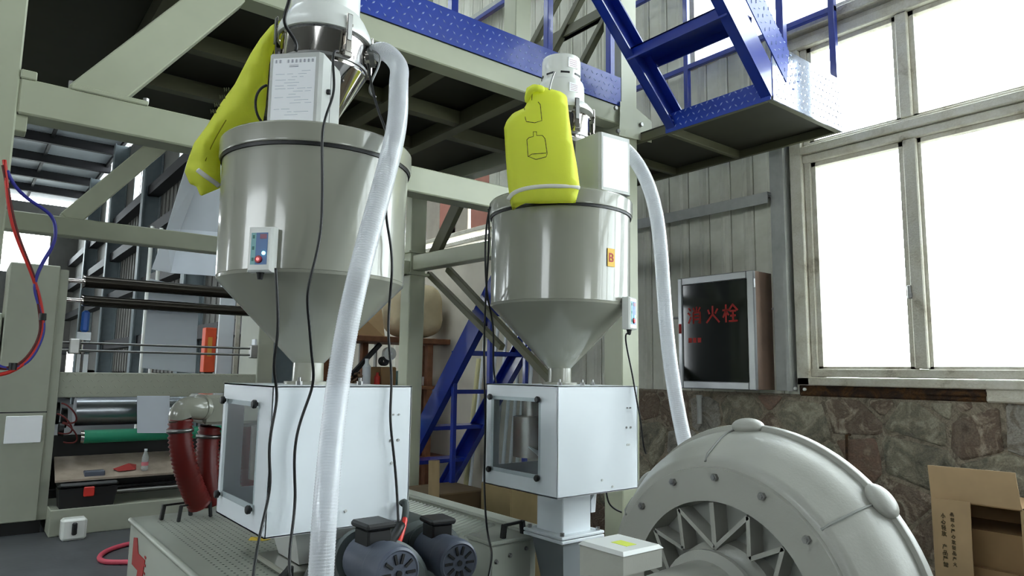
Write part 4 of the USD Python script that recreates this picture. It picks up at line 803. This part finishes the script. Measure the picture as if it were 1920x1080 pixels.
fo = np.array([cx - .0035, yb - .002, zt]); fx = np.array([-.043, -(yb - 1.24), 0]); fx /= np.linalg.norm(fx)
CINK = mat('carton_print', (92, 78, 52), .9)
def flapw(name, u, v, s): write(fl, 'printed_character', name, fo + fx * u + Z * v + np.cross(fx, Z) * .0008, fx, Z, s, CINK, .13)
for name, v in (('xiao2', -.085), ('xin', -.112), ('qing', -.139), ('fang', -.166), ('chan', -.225), ('pin', -.252), ('yan', -.279), ('jin', -.306)): flapw(name, .042, v, .023)
for name, v in (('pin', -.068), ('jin', -.093), ('xiao2', -.118), ('yan', -.143), ('xin', -.168), ('fang', -.193), ('qing', -.218), ('pin', -.243), ('chan', -.268), ('huo', -.293)): flapw(name, .088, v, .018)
solo('crumpled_wrapper', trimesh.creation.icosphere(2, .06).apply_transform(frame((3.9, 1.52, .062), (1, 0, 0), (0, 1.2, 0), (0, 0, 1))), mat('ochre_wrapper', (170, 140, 80), .7, var=.2), 'small ochre wrapper lying left of the carton', 'wrapper')
solo('rusty_spike', tube([(W + .02, 2.12, 1.2), (W - .045, 2.12, 1.2), (W - .05, 2.122, 1.04)], [.009, .009, .007], 8), ROTWOOD, 'thin rusty spike sticking out of the stone wall under the window', 'spike')
solo('pipe_stub', lathe([(0, 1.20), (.018, 1.20), (.018, 1.39), (.022, 1.39), (.022, 1.41), (0, 1.41)], 14, (W - .06, 3.2, 0)), GALV, 'short grey pipe stub on the wall below the fire cabinet', 'pipe')
solo('conduit', cat(tube([(W - .02, 3.5, 2.0), (W - .02, 3.25, 2.0)], .008, 8)), GALV, 'thin conduit entering the left side of the fire cabinet', 'conduit')
solo('conduit', cat(tube([(W - .02, 2.61, 2.02), (W - .02, 2.5, 2.0)], .008, 8)), GALV, 'thin conduit leaving the right side of the fire cabinet', 'conduit')

# ================================================================== EXTRUDERS, GEAR HOUSINGS, MOTORS
def handle(t, p, q, h, mt=BLACK, w=.02):
    p, q = np.array(p, float), np.array(q, float); u = (q - p) / np.linalg.norm(q - p)
    hd = part(t, 'pull_handle', bar(p + Z * h, q + Z * h, w * .8, w * .55, b=.003), mt, label='black pull handle')
    for a, s in ((p, -1), (q, 1)): part(hd, 'handle_foot', bar(a + u * s * .008, a + Z * (h + .004), w, w * 1.1, up=tuple(u), b=.003), mt)
# left extruder: guarded base with a perforated cover
EX0, EX1, EY0, EY1, EZ = .605, 1.28, .9, 3.21, .95
ex = thing('extruder', 'grey machine base with a perforated cover under the left feeder box', 'extruder', (EX0, EY0, 0))
part(ex, 'casing', cat(box(EX0, .80, EY0, EY1, .08, EZ - .022, .004), box(.80, 1.09, 2.06, EY1, .08, EZ - .022)), MACHINE)
def perforated(x0, x1, y0, y1, z, nx, ny):
    return None
cv = part(ex, 'top_cover', [prism([(EX0 - .004, EY0), (.80, EY0), (.80, 2.06), (1.09, 2.06), (1.09, EY1 + .004), (EX0 - .004, EY1 + .004)], .022).apply_translation((0, 0, EZ - .022))], MACHINE)
part(ex, 'rounded_edge', tube([(EX0, EY0, EZ - .009), (EX0, EY1, EZ - .009)], .011, 10), MACHINE, smooth=True)
ho = []
for i, xx in enumerate(np.arange(EX0 + .07, 1.06, .024)):
    for yy in np.arange((1.3 if xx < .78 else 2.1) + (i % 2) * .014, EY1 - .12, .028):
        ho.append(np.array([xx, yy, EZ + .0006]))
ang = np.arange(6) * math.pi / 3; hx = np.c_[np.cos(ang) * .0042, np.sin(ang) * .0042, np.zeros(6)]
HV = np.vstack([h + hx for h in ho]); HF = np.vstack([np.array([[0, 1, 2], [0, 2, 3], [0, 3, 4], [0, 4, 5]]) + 6 * i for i in range(len(ho))])
part(cv, 'perforations', trimesh.Trimesh(HV, HF, process=False), mat('perforation_shadow_gap', (96, 98, 94), .8), smooth=False, kind='stuff')
handle(ex, (.70, 3.10, EZ), (.80, 3.12, EZ), .055, w=.014); handle(ex, (.745, 3.02, EZ), (.86, 3.05, EZ), .06, w=.012)
handle(ex, (.70, 1.86, EZ), (.785, 1.98, EZ), .045)
for y0_, P_ in ((3.12, [(0, .17), (.06, .18), (.10, .13), (.22, .13), (.10, -.22), (-.02, -.22), (.11, .07), (0, .07)]), (2.84, [(0, .05), (.12, .07), (.2, .0), (.16, -.22), (0, -.22)])):
    part(ex, 'red_lettering', put(prism(P_, .002), (EX0 - .0005, y0_, .72), (0, -1, 0), Z), REDPAINT, label='red painted letter on the side of the base', smooth=False)
for k in range(7): part(ex, 'small_lettering', put(box(-.012, .012, -.004, .004, 0, .0015), (EX0 - .0005, 2.90, .86 - k * .028), (0, -1, 0), Z), REDPAINT, smooth=False)
solo('paper_scrap', hull([(.86, 2.56, EZ + .001), (.885, 2.60, EZ + .001), (.93, 2.53, EZ + .001), (.90, 2.52, EZ + .001), (.87, 2.56, EZ + .012), (.92, 2.53, EZ + .008)]), mat('scrap_yellow', (214, 184, 70), .8), 'small yellow paper scrap on the perforated cover', 'scrap')

# right extruder: long vented barrel guard under the right feeder
ra = thing('barrel_guard', 'long grey vented barrel guard running back from under the right feeder box', 'extruder', (1.95, 2.35, 0))
part(ra, 'guard_body', box(1.955, 2.02, 2.345, 4.1, .30, .895, .008), MACHINE)
part(ra, 'guard_lip', box(1.945, 2.03, 2.345, 4.1, .888, .903, .004), MACHINE)
part(ra, 'sloping_cover', hull([(1.735, y_, z_) for y_ in (2.46, 4.1) for z_ in (.845, .80)] + [(1.956, y_, z_) for y_ in (2.46, 4.1) for z_ in (.885, .80)]), MACHINE)
for yy in np.arange(2.52, 4.0, .034): part(ra, 'vent_slat', hull([(1.76, yy, .848), (1.93, yy, .879), (1.76, yy + .018, .848), (1.93, yy + .018, .879), (1.765, yy + .004, .858), (1.925, yy + .004, .887)]), MACHINE, smooth=False)
rb_ = thing('cover_box', 'low grey screwed cover box with a black handle in front of the right feeder throat', 'cover box', (1.75, 2.28, 0))
part(rb_, 'box_body', box(1.735, 1.945, 2.29, 2.455, .3, .862, .006), MACHINE)
part(rb_, 'box_lid', box(1.725, 1.945, 2.28, 2.455, .862, .88, .006), MACHINE)
part(rb_, 'lower_body', box(1.735, 1.945, 2.455, 4.1, .3, .798), MACHINE)
for x, z in ((1.76, .80), (1.83, .815), (1.915, .83), (1.76, .70)): part(rb_, 'screw', lathe([(0, -.01), (.006, -.01), (.009, -.004), (.009, .002), (0, .002)], 10, (x, 2.29, z), 'y'), DULLSTEEL)
handle(rb_, (1.815, 2.31, .88), (1.925, 2.33, .88), .05)
# gear housings with their small fan motors between the two extruders
def fan_motor(name, c, r, L, label, d=(.12, -1, .0)):
    d = np.array(d, float); d /= np.linalg.norm(d); s = np.cross(d, Z); s /= np.linalg.norm(s); u = np.cross(s, d)
    t = thing(name, label, 'motor', c, group=None); c = np.array(c, float)
    M = frame(c, s, u, -d)       # local z runs back from the fan end
    def L_(m): m = m.copy(); m.apply_transform(frame(c, s, -u, d)); return m
    part(t, 'stator', L_(lathe([(0, -L), (r * .8, -L), (r, -L + .02), (r, -.07), (0, -.07)], 32)), MOTOR)
    fc = part(t, 'fan_cover', L_(lathe([(r * 1.05, -.075), (r * 1.08, -.07), (r * 1.08, -.02), (r * 1.02, -.006), (r * .92, 0), (r * .86, -.003), (0, -.003), (0, -.075)], 36)), MOTOR)
    for k in range(10):
        a = math.radians(-75 + 150 * (k % 5) / 4 + (180 if k >= 5 else 0)); 
        part(fc, 'vent_slot', L_(bar((math.cos(a) * r * .38, math.sin(a) * r * .38, 0), (math.cos(a) * r * .78, math.sin(a) * r * .78, 0), .007, .004)), BLACK)
    part(fc, 'fan_centre', L_(lathe([(0, 0), (.008, 0), (.008, .003), (0, .003)], 14)), BLACK)
    tb = part(t, 'terminal_box', L_(cat(box(-.036, .036, -r - .03, -r * .7, -L + .03, -L + .11, .006), box(-.044, .044, -r - .046, -r - .028, -L + .02, -L + .12, .006))), BLACK, label='black terminal box')
    part(t, 'rating_plate', L_(box(-r - .004, -r * .9, -.035, .01, -L + .06, -L + .11)), DULLSTEEL)
    part(t, 'mounting_flange', L_(lathe([(0, -L - .02), (r * 1.15, -L - .02), (r * 1.15, -L), (0, -L)], 32)), GEARGREY)
    return t
def housing(c, r, label, L):
    t = thing('gear_housing', label, 'gear housing', c)
    part(t, 'housing', lathe([(0, .0), (r * .9, .0), (r, .02), (r, L - .03), (r * .94, L), (0, L)], 48, c, 'y'), GEARGREY)
    part(t, 'pedestal', box(c[0] - r * .7, c[0] + r * .7, c[1] + .02, c[1] + L - .02, .0, c[2] - r * .6, .01), GEARGREY)
    return t
housing(np.array([.995, 1.835, .885]), .185, 'rounded dark grey gear housing behind the left fan motor', .17)
housing(np.array([1.27, 2.045, .868]), .19, 'rounded dark grey gear housing behind the right fan motor', .3)
fan_motor('fan_motor', ony(1.60, 748, 1076), .062, .21, 'dark grey fan motor with a black terminal box, partly cut by the bottom edge', (.02, -1, 0))
fan_motor('fan_motor', ony(1.80, 862, 1056), .062, .23, 'dark grey fan motor with its whole slotted fan cover in view right of the cables', (-.12, -1, 0))
# red and black cable bundle out of the left feeder box
kb = thing('cable_bundle', 'thick black and red cable bundle at the lower right corner of the left feeder box', 'cable', (1.12, 1.95, 1.0))
part(kb, 'grey_sleeve', tube(smoothline(yz([(752, 946, 1.96), (759, 942, 1.95), (761, 955, 1.94), (756, 985, 1.93), (750, 1005, 1.9)]), 6), .011, 10), GEARGREY, smooth=True)
part(kb, 'red_cable', tube(smoothline(yz([(760, 962, 1.94), (757, 985, 1.92), (748, 1015, 1.88), (742, 1045, 1.8)]), 6), .009, 10), RED, smooth=True)
part(kb, 'black_cable', tube(smoothline(yz([(752, 985, 1.92), (735, 1012, 1.85), (720, 1040, 1.75), (712, 1090, 1.68)]), 6), .014, 10), RUBBER, smooth=True)
part(kb, 'cable_lug', lathe([(0, -.012), (.012, -.012), (.012, .012), (0, .012)], 12, ony(1.8, 731, 1040), 'y'), DULLSTEEL)

# red cooling hoses and the grey blower elbow behind the left feeder
def red_hose(L, label, r=.044):
    P_ = [ony(Y, x, y) for x, y, Y in L]
    t, q, R = ribbed(P_, r, 'cooling_hose', label, REDHOSE, .016, .0035, 20, group=None)
    k = int(len(q) * .12); part(t, 'clamp_band', tube(q[k:k + 3], r + .006, 20), DULLSTEEL, smooth=True)
red_hose([(340, 784, 3.0), (338, 815, 3.0), (343, 855, 3.0), (357, 905, 3.02), (375, 945, 3.05)], 'dark red corrugated cooling hose curving down from the grey elbow')
red_hose([(394, 800, 3.12), (390, 830, 3.12), (389, 870, 3.11), (392, 910, 3.1), (400, 945, 3.1)], 'dark red corrugated cooling hose standing straight, second from the left')
red_hose([(470, 770, 3.15), (470, 810, 3.15), (471, 860, 3.15), (472, 920, 3.12), (474, 960, 3.1)], 'dark red corrugated cooling hose seen through the acrylic window of the left feeder')
el = thing('blower_elbow', 'grey plastic elbow duct feeding the red hoses', 'duct', (.85, 3.05, 1.3))
part(el, 'elbow', tube(smoothline(yz([(340, 786, 3.0), (341, 775, 3.0), (347, 768, 3.0), (358, 765, 3.0), (380, 764, 3.02)]), 6), .046, 20), HOPPER, smooth=True)
part(el, 'collar', tube(yz([(374, 764, 3.01), (381, 764, 3.02)]), .052, 20), HOPPER)
part(el, 'manifold', box(.80, 1.5, 3.0, 3.26, 1.325, 1.445, .012), HOPPER)
part(el, 'stand', box(1.2, 1.3, 3.12, 3.2, .95, 1.33), GEARGREY)

# ================================================================== WINDER at the left
WY = 8.0
def w_(x): return x * .93
wd = thing('film_winder', 'olive grey film winder with a tall side cabinet and rollers at the left', 'winder', (.3, WY, 0))
cb = part(wd, 'side_cabinet', box(.315, .715, WY, WY + .7, .12, 2.53, .008), WINDER)
part(cb, 'cabinet_return', box(.715, .79, WY + .02, WY + .68, .12, 2.5), WINDER); part(cb, 'panel_seam', box(.316, .714, WY - .002, WY + .002, 1.118, 1.128), BLACK)
part(cb, 'notice_plate', box(.40, .685, WY - .012, WY, .84, 1.09, .003), PAPER, label='pale blank notice plate')
part(wd, 'plinth', box(.33, .75, WY + .05, WY + .65, 0, .12), BLACK)
part(wd, 'cross_beam', box(.79, 2.85, WY + .05, WY + .25, 1.255, 1.50, .006), WINDER)
lz4 = lozenges(.8, 2.8, 1.27, 1.49, .06, .006, .018); lz4.apply_translation((0, WY + .05, 0)); part(wd, 'checker_relief', lz4, WINDER, smooth=False, kind='stuff')
part(wd, 'base_beam', box(.79, 2.85, WY - .25, WY + .05, 0, .24, .006), WINDER)
part(wd, 'base_deck', box(.79, 2.85, WY + .05, WY + .6, .0, .22), WINDER)
part(wd, 'far_side_frame', box(2.68, 2.86, WY + .02, WY + .68, 0, 2.5, .008), WINDER)
for z0, r, mt in ((2.41, .062, DARKROLL), (2.215, .055, DARKROLL)):
    rr = part(wd, 'idler_roller', lathe([(0, .93), (r, .93), (r, 2.6), (0, 2.6)], 28, (0, WY + .1, z0), 'x'), mt, label='dark steel idler roller')
    part(rr, 'shaft_end', lathe([(0, .76), (.024, .76), (.024, .93), (0, .93)], 16, (0, WY + .1, z0), 'x'), STEEL)
    part(rr, 'end_cap', lathe([(0, .92), (r * 1.15, .92), (r * 1.15, .935), (0, .935)], 20, (0, WY + .1, z0), 'x'), STEEL)
for z0 in (1.79, 1.715): part(wd, 'guide_rod', lathe([(0, .79), (.012, .79), (.012, 2.68), (0, 2.68)], 12, (0, WY + .06, z0), 'x'), DULLSTEEL)
for xx in (.85, 2.6):
    part(wd, 'rod_clamp', box(xx, xx + .09, WY + .03, WY + .1, 1.68, 1.83, .01), DULLSTEEL)
    cy_ = part(wd, 'air_cylinder', box(xx + .09, xx + .16, WY + .1, WY + .17, 1.90, 2.12, .02), BRIGHTBLUE, label='bright blue air cylinder')
    part(cy_, 'cylinder_rod', cyl((xx + .125, WY + .135, 1.5), (xx + .125, WY + .135, 1.9), .02, 10), STEEL); part(cy_, 'cylinder_foot', box(xx + .06, xx + .18, WY + .08, WY + .19, 1.82, 1.90), WHITE)
part(wd, 'guide_post', box(.84, .90, WY + .1, WY + .16, 1.5, 1.7), STEEL); part(wd, 'guide_post', box(.93, 1.03, WY + .12, WY + .2, 1.5, 1.68), WHITE)
part(wd, 'contact_roller', lathe([(0, .99), (.15, .99), (.15, 2.6), (0, 2.6)], 36, (0, WY + .45, 1.10), 'x'), SHINYROLL, label='large silver contact roller')
part(wd, 'nip_roller', lathe([(0, 1.02), (.062, 1.02), (.062, 1.05), (0, 1.05)], 24, (0, WY + .12, .865), 'x'), STEEL)
part(wd, 'rubber_roller', lathe([(0, 1.05), (.065, 1.05), (.065, 2.66), (0, 2.66)], 28, (0, WY + .12, .865), 'x'), GREEN, label='green rubber covered roller')
gr = part(wd, 'drive_gears', cat(lathe([(0, .80), (.11, .80), (.11, .83), (0, .83)], 24, (0, WY + .2, 1.10), 'x'), lathe([(0, .83), (.07, .83), (.07, .87), (0, .87)], 20, (0, WY + .1, .95), 'x'), lathe([(0, .86), (.10, .86), (.10, .90), (0, .90)], 24, (0, WY + .22, 1.05), 'x')), BLACK, label='dark greasy drive gears')
for q_ in ((.93, 1.12), (.90, 1.02), (.95, .93)): part(gr, 'red_air_line', tube(smoothline([(q_[0] - .1, WY + .02, q_[1] + .08), (q_[0], WY - .02, q_[1]), (q_[0] + .03, WY, q_[1] - .08), (q_[0] - .08, WY + .02, q_[1] - .1)], 6), .008, 8), DARKRED)
part(wd, 'tray', hull([(.81, WY - .2, .50), (2.4, WY - .2, .50), (.84, WY + .35, .66), (2.4, WY + .35, .66), (.81, WY - .2, .48), (2.4, WY - .2, .48), (.84, WY + .35, .64), (2.4, WY + .35, .64)]), mat('grubby_tray', (150, 136, 122), .7, var=.2, scale=7), label='grubby brown sheet tray')
part(wd, 'lower_bar', box(.8, 2.68, WY + .1, WY + .2, .30, .37), BLACK); part(wd, 'lower_roller', lathe([(0, 1.3), (.03, 1.3), (.03, 2.68), (0, 2.68)], 16, (0, WY - .05, .34), 'x'), DULLSTEEL)
part(wd, 'back_panel', box(.79, 2.68, WY + .62, WY + .64, .2, .85), BLACK)
solo('red_rag', hull([(1.30, WY - .05, .556), (1.52, WY + .02, .576), (1.50, WY - .1, .542), (1.34, WY - .12, .536), (1.44, WY - .04, .60)]), mat('red_rag_cloth', (150, 50, 46), .9), 'crumpled red rag lying on the brown tray', 'rag')
wbn = thing('water_bottle', 'small clear water bottle with a pink label on the brown tray', 'bottle', (1.575, WY - .1, .53))
part(wbn, 'bottle_body', lathe([(0, .526), (.03, .526), (.032, .54), (.032, .66), (.014, .71), (.012, .725), (0, .725)], 20, (1.575, WY - .1, 0)), usdkit.material(stage, '/World/Looks/clear_bottle', {'p': ('principled_bsdf', {'base_color': (.9, .95, .97), 'roughness': .05, 'transmission_weight': .75, 'ior': 1.33})}, surface='p.BSDF'))
part(wbn, 'bottle_label', lathe([(.0325, .575), (.033, .576), (.033, .61), (.0325, .611)], 20, (1.575, WY - .1, 0)), mat('pink_label', (220, 130, 140), .5)); part(wbn, 'bottle_cap', lathe([(0, .722), (.015, .722), (.015, .74), (0, .74)], 14, (1.575, WY - .1, 0)), WHITE)
# film web and rolls
def sheet(name, q, label, mt=FILM, grp=None):
    q = np.array(q, float); nrm = np.cross(q[1] - q[0], q[3] - q[0]); nrm /= np.linalg.norm(nrm)
    return solo(name, hull(np.vstack([q - nrm * .002, q + nrm * .002])), mt, label, 'film')
A = lambda x, y, Y=WY + .3: ony(Y, x, y)
fw_ = thing('film_web', 'wide pale plastic film web coming down on to the winder rollers', 'film', (1.7, WY + .3, 2))
def fsheet(q, nm='web'):
    q = np.array(q, float); nrm = np.cross(q[1] - q[0], q[3] - q[0]); nrm /= np.linalg.norm(nrm); part(fw_, nm, hull(np.vstack([q - nrm * .0015, q + nrm * .0015])), FILM, smooth=False)
fsheet([A(352, 300), A(388, 300, WY + .5), A(338, 430, WY + .5), A(312, 430)], 'folded_edge'); fsheet([A(388, 300, WY + .5), A(470, 300, WY + .5), A(470, 440, WY + .5), A(338, 430, WY + .5)])
fsheet([A(312, 430), A(338, 430, WY + .5), A(320, 512, WY + .3), A(284, 505, WY + .22)], 'folded_edge'); fsheet([A(338, 430, WY + .5), A(470, 440, WY + .5), A(440, 520, WY + .3), A(320, 512, WY + .3)])
fsheet([A(281, 522, WY + .2), A(374, 545, WY + .2), A(366, 700, WY + .3), A(266, 690, WY + .3)]); fsheet([A(257, 742, WY + .02), A(318, 742, WY + .02), A(318, 812, WY + .02), A(257, 812, WY + .02)])
# things on and round the winder
tbx = thing('tool_box', 'black plastic tool box with a red latch on the winder base', 'tool box', (1.1, WY - .12, .24))
part(tbx, 'box_body', hull([(.86, WY - .22, .24), (1.30, WY - .22, .24), (.86, WY - .02, .24), (1.30, WY - .02, .24), (.84, WY - .24, .42), (1.33, WY - .24, .42), (.84, WY, .42), (1.33, WY, .42)]), BLACK)
part(tbx, 'lid', box(.835, 1.335, WY - .245, WY + .005, .42, .47, .02), BLACK); part(tbx, 'latch', box(1.04, 1.13, WY - .262, WY - .24, .34, .43, .008), RED, label='red latch'); part(tbx, 'tray_insert', box(1.05, 1.22, WY - .16, WY - .05, .47, .56, .006), PIPEBLUE if False else MOTOR)
so = thing('floor_socket', 'white power socket block lying on the floor by the winder', 'socket', (.95, WY - .42, 0))
part(so, 'socket_body', box(.86, 1.06, WY - .5, WY - .36, 0, .19, .02), PLASTIC); part(so, 'socket_plug', box(.94, .98, WY - .53, WY - .5, .05, .16, .01), BLACK)
cable([onz(.02, *p_) for p_ in ((262, 1015), (240, 1020), (212, 1028), (190, 1040), (187, 1048), (198, 1053), (225, 1054), (262, 1054))], 'pink air hose looped on the dark floor', .02, mat('pink_hose', (196, 70, 90), .5), 'air_hose')
cab2 = thing('control_cabinet', 'pale cream control cabinet cut by the left edge of the picture', 'cabinet', (-.1, WY + .1, 0))
part(cab2, 'cabinet_body', box(-.5, .30, WY + .12, WY + .6, 0, 2.05, .01), mat('cream_enamel', (206, 214, 200), .4)); part(cab2, 'door_seam', box(.2, .21, WY + .117, WY + .122, .1, 1.95), BLACK)
solo('red_reel', lathe([(0, -.6), (.3, -.6), (.3, .35), (0, .35)], 28, (-.1, WY + .9, 2.3), 'x'), DARKRED, 'dark red roll lying behind the cream cabinet', 'roll')
# pneumatic tubes down the left column
def tubes(L, label, mt, r): cable(yz([(x, y, 2.94) for x, y in L]), label, r, mt, 'air_tube')
tubes([(8, 300), (14, 360), (24, 420), (46, 480), (64, 525), (77, 575), (80, 615), (66, 655), (40, 685), (10, 700), (-20, 702)], 'orange red air tube sagging across the left cabinet', RED, .0065)
tubes([(6, 310), (17, 370), (30, 430), (52, 490), (66, 530), (74, 580), (76, 620), (60, 658), (34, 684), (0, 690)], 'dark red air tube beside the orange red one', DARKRED, .006)
tubes([(14, 320), (26, 345), (60, 378), (98, 408), (104, 430), (98, 462), (84, 486), (72, 510), (66, 530), (76, 580), (81, 620), (70, 652), (48, 680), (24, 690), (-10, 680)], 'violet blue air tube swinging out right of the column', PIPEBLUE, .006)
for p_, r_ in (((80, 594), .011), ((24, 687), .012)): solo('cable_tie', lathe([(0, -.012), (r_, -.012), (r_, .012), (0, .012)], 12, ony(2.935, *p_)), BLACK, f'black tie round the air tubes, {"upper" if p_[1] < 650 else "lower"} one', 'cable tie')

# ================================================================== RACK, CONDUITS AND STORES BEHIND
rk = thing('storage_rack', 'brown timber topped storage rack behind the left hopper', 'rack', (3.7, 6.84, 0))
part(rk, 'top_board', box(3.05, 4.33, 6.54, 7.19, 1.86, 1.92, .006), WOOD); part(rk, 'shelf_board', box(3.05, 4.33, 6.54, 7.19, 1.36, 1.40, .006), WOOD); part(rk, 'shelf_board', box(3.05, 4.33, 6.54, 7.19, .6, .64, .006), WOOD)
for x, y in ((3.08, 6.56), (3.45, 6.94), (4.06, 6.58), (4.28, 7.09), (3.08, 7.12)): part(rk, 'leg', box(x, x + .07, y, y + .07, 0, 1.86, .005), WOOD)
part(rk, 'diagonal_strut', bar((3.1, 6.64, 1.42), (3.5, 6.64, 1.84), .05, .04), PURLIN)
bg = thing('wrapped_bale', 'big beige wrapped bale on the rack top, right of the tower column', 'bale', (4.0, 6.84, 1.92))
bm = trimesh.creation.icosphere(4, 1.0); bm.vertices = np.sign(bm.vertices) * np.abs(bm.vertices) ** .6; bm.vertices *= [.33, .24, .30]; bm.vertices *= (1 + .12 * (meshkit.fbm(bm.vertices * 6 + 3, 3, 2) - .5))[:, None]; bm.apply_translation((4.0, 6.84, 2.24)); bm.vertices[:, 2] = np.maximum(bm.vertices[:, 2], 1.921); part(bg, 'bale_wrap', bm, BEIGE, smooth=True)
bg2 = thing('cardboard_sheets', 'leaning brown cardboard sheets on the rack, left of the tower column', 'cardboard', (3.4, 6.84, 1.92))
part(bg2, 'sheet', hull([(3.1, 6.69, 1.92), (3.58, 6.69, 1.92), (3.35, 6.94, 2.42), (3.6, 6.94, 2.62), (3.1, 6.70, 1.92), (3.58, 6.71, 1.92), (3.35, 6.96, 2.42), (3.6, 6.96, 2.62)]), CARD)
part(bg2, 'sheet', hull([(3.2, 6.59, 1.92), (3.5, 6.56, 1.92), (3.3, 6.66, 2.12), (3.22, 6.61, 1.92), (3.5, 6.58, 1.92), (3.3, 6.68, 2.12)]), CARD_IN)
rg = np.random.default_rng(12)
def jar(name, label, x, y, z, r, h, m, capm=None, catg='bottle', grp=None):
    t = thing(name, label, catg, (x, y, z), group=grp)
    part(t, 'body', lathe([(0, z), (r, z), (r * 1.02, z + .01), (r, z + h * .75), (r * .5, z + h * .88), (r * .45, z + h), (0, z + h)], 20, (x, y, 0)), m)
    part(t, 'cap', lathe([(0, z + h), (r * .5, z + h), (r * .5, z + h * 1.08), (0, z + h * 1.08)], 14, (x, y, 0)), capm or m)
jar('spray_can', 'white spray can on the rack shelf just above the left feeder box', 3.33, 6.59, 1.40, .045, .26, WHITE)
jar('spray_can', 'small red bottle next to the white spray can', 3.46, 6.60, 1.40, .03, .13, RED)
solo('tape_roll', lathe([(.025, -.03), (.07, -.03), (.07, .03), (.025, .03), (.025, -.03)], 28, (3.60, 6.62, 1.74), 'y'), PLASTIC, 'white roll with a dark hole high on the rack shelf', 'roll')
solo('tape_roll', lathe([(.02, -.03), (.05, -.03), (.05, .03), (.02, .03), (.02, -.03)], 28, (3.55, 6.64, 1.66), 'y'), BLACK, 'black roll under the white roll on the rack shelf', 'roll')
solo('junk_box', box(3.5, 3.68, 6.59, 6.84, 1.40, 1.60, .01), CARD_IN, 'small brown box on the rack shelf under the rolls', 'box')
solo('scrap_heap', cat(*[bar(np.array([3.12, 6.58, 1.42]) + rg.uniform([0, 0, 0], [.16, .15, .1]), np.array([3.12, 6.58, 1.42]) + rg.uniform([0, 0, 0], [.2, .2, .12]) + np.array([.03, .02, .01]), .03, .02) for _ in range(22)]), mat('mixed_brown_scrap', (150, 120, 96), .7, var=.5, scale=20), 'heap of small brown parts on the rack shelf', 'scrap heap', kind='stuff')
solo('basin', lathe([(0, 1.40), (.09, 1.40), (.13, 1.56), (.12, 1.56), (.085, 1.41), (0, 1.41)], 28, (3.83, 6.79, 0)), mat('aqua_plastic', (150, 190, 190), .4), 'pale aqua plastic basin on the rack shelf', 'basin')
solo('paper_pile', cat(box(3.9, 4.2, 6.79, 7.04, 1.40, 1.50)), PAPER, 'pile of white paper on the rack shelf, right end', 'paper')
solo('lower_crate', box(3.3, 4.1, 6.64, 7.14, .64, 1.1, .02), DARKRED, 'dark red crate on the lowest rack shelf', 'crate')
for k, (y, h, w_) in enumerate(((5.02, 2.70, 'first and nearest'), (5.12, 2.66, 'second'), (5.22, 2.71, 'third'), (5.33, 2.68, 'fourth'), (5.46, 2.6, 'fifth'), (5.62, 2.5, 'sixth'), (5.85, 2.3, 'farthest and shortest'))):
    solo('white_conduit', tube([(4.14, y + .05, 0.0), (4.34, y, h)], [.018, .018], 10), WHITE, f'white plastic conduit leaning behind the blue stair, {w_} from the right', 'conduit', 'white conduits leaning behind the stair')
solo('bamboo_pole', tube([(4.2, 6.05, .0), (4.34, 6.0, 1.7)], [.03, .03], 10), mat('cream_pole', (206, 200, 150), .6), 'thick cream pole behind the blue stair treads', 'pole')
solo('beige_carton', box(2.9, 3.5, 4.7, 5.2, 0, .60, .01), mat('old_brown_board', (96, 78, 54), .9, var=.15), 'brown carton on the floor behind the barrel guard', 'carton')
solo('beige_carton', box(3.0, 3.36, 3.75, 4.1, 0, .78, .01), mat('old_tan_board', (128, 112, 78), .9, var=.12), 'taller tan carton behind the right feeder throat', 'carton')
solo('cardboard_roll', cyl((2.75, 4.3, 0), (2.75, 4.33, .92), .04, 18), mat('old_tube_board', (140, 120, 88), .9), 'upright cardboard tube between the cartons', 'tube')
# far along the hall
wp = thing('white_partition', 'white painted panel standing beyond the winder, right of the film', 'panel', (3.2, 12, 0))
xa_, xb_ = ony(12, 409, 640)[0], ony(12, 437, 640)[0]
part(wp, 'panel', box(xa_, xb_, 12, 12.06, 0, 3.1), WHITE); part(wp, 'edge_post', box(xb_ + .04, xb_ + .1, 12, 12.06, 0, 3.1), OLDFRAME)
xa_, xb_ = ony(11.5, 384, 650)[0], ony(11.5, 405, 650)[0]
fe_ = thing('extinguisher_cabinet', 'orange red extinguisher cabinet beside the white panel', 'cabinet', (xa_, 11.5, 0))
part(fe_, 'cabinet_body', box(xa_, xb_, 11.5, 11.7, 1.5, 2.2, .01), mat('orange_red', (224, 82, 42), .45)); part(fe_, 'cabinet_stand', box(xa_ + .02, xb_ - .02, 11.52, 11.68, 0, 1.5), PURLIN); part(fe_, 'emblem', box(xa_ + .04, xb_ - .06, 11.495, 11.5, 1.75, 2.05), mat('emblem_yellow', (220, 150, 60), .6))
for k, (x, y) in enumerate(((2.05, 11.0), (2.18, 11.05))): solo('light_pipe', cyl((x, y, 0), (x, y, 3.6), .028, 12), PLASTIC, f'pale vertical pipe beyond the winder, {"left" if k == 0 else "right"} one of the pair', 'pipe')

for k, (yy, zz) in enumerate(((2.44, 1.478), (2.375, 1.474))): solo('fixing_bolt', lathe([(0, 0), (.011, 0), (.011, .012), (.006, .018), (0, .018)], 10).apply_transform(frame((W - .05, yy, zz), (0, 1, 0), (0, 0, 1), (-1, 0, 0)) @ np.diag([1, 1, 1, 1])), PLASTIC, f'small white bolt head at the foot of the window jamb, {"left" if k == 0 else "right"} one', 'bolt')
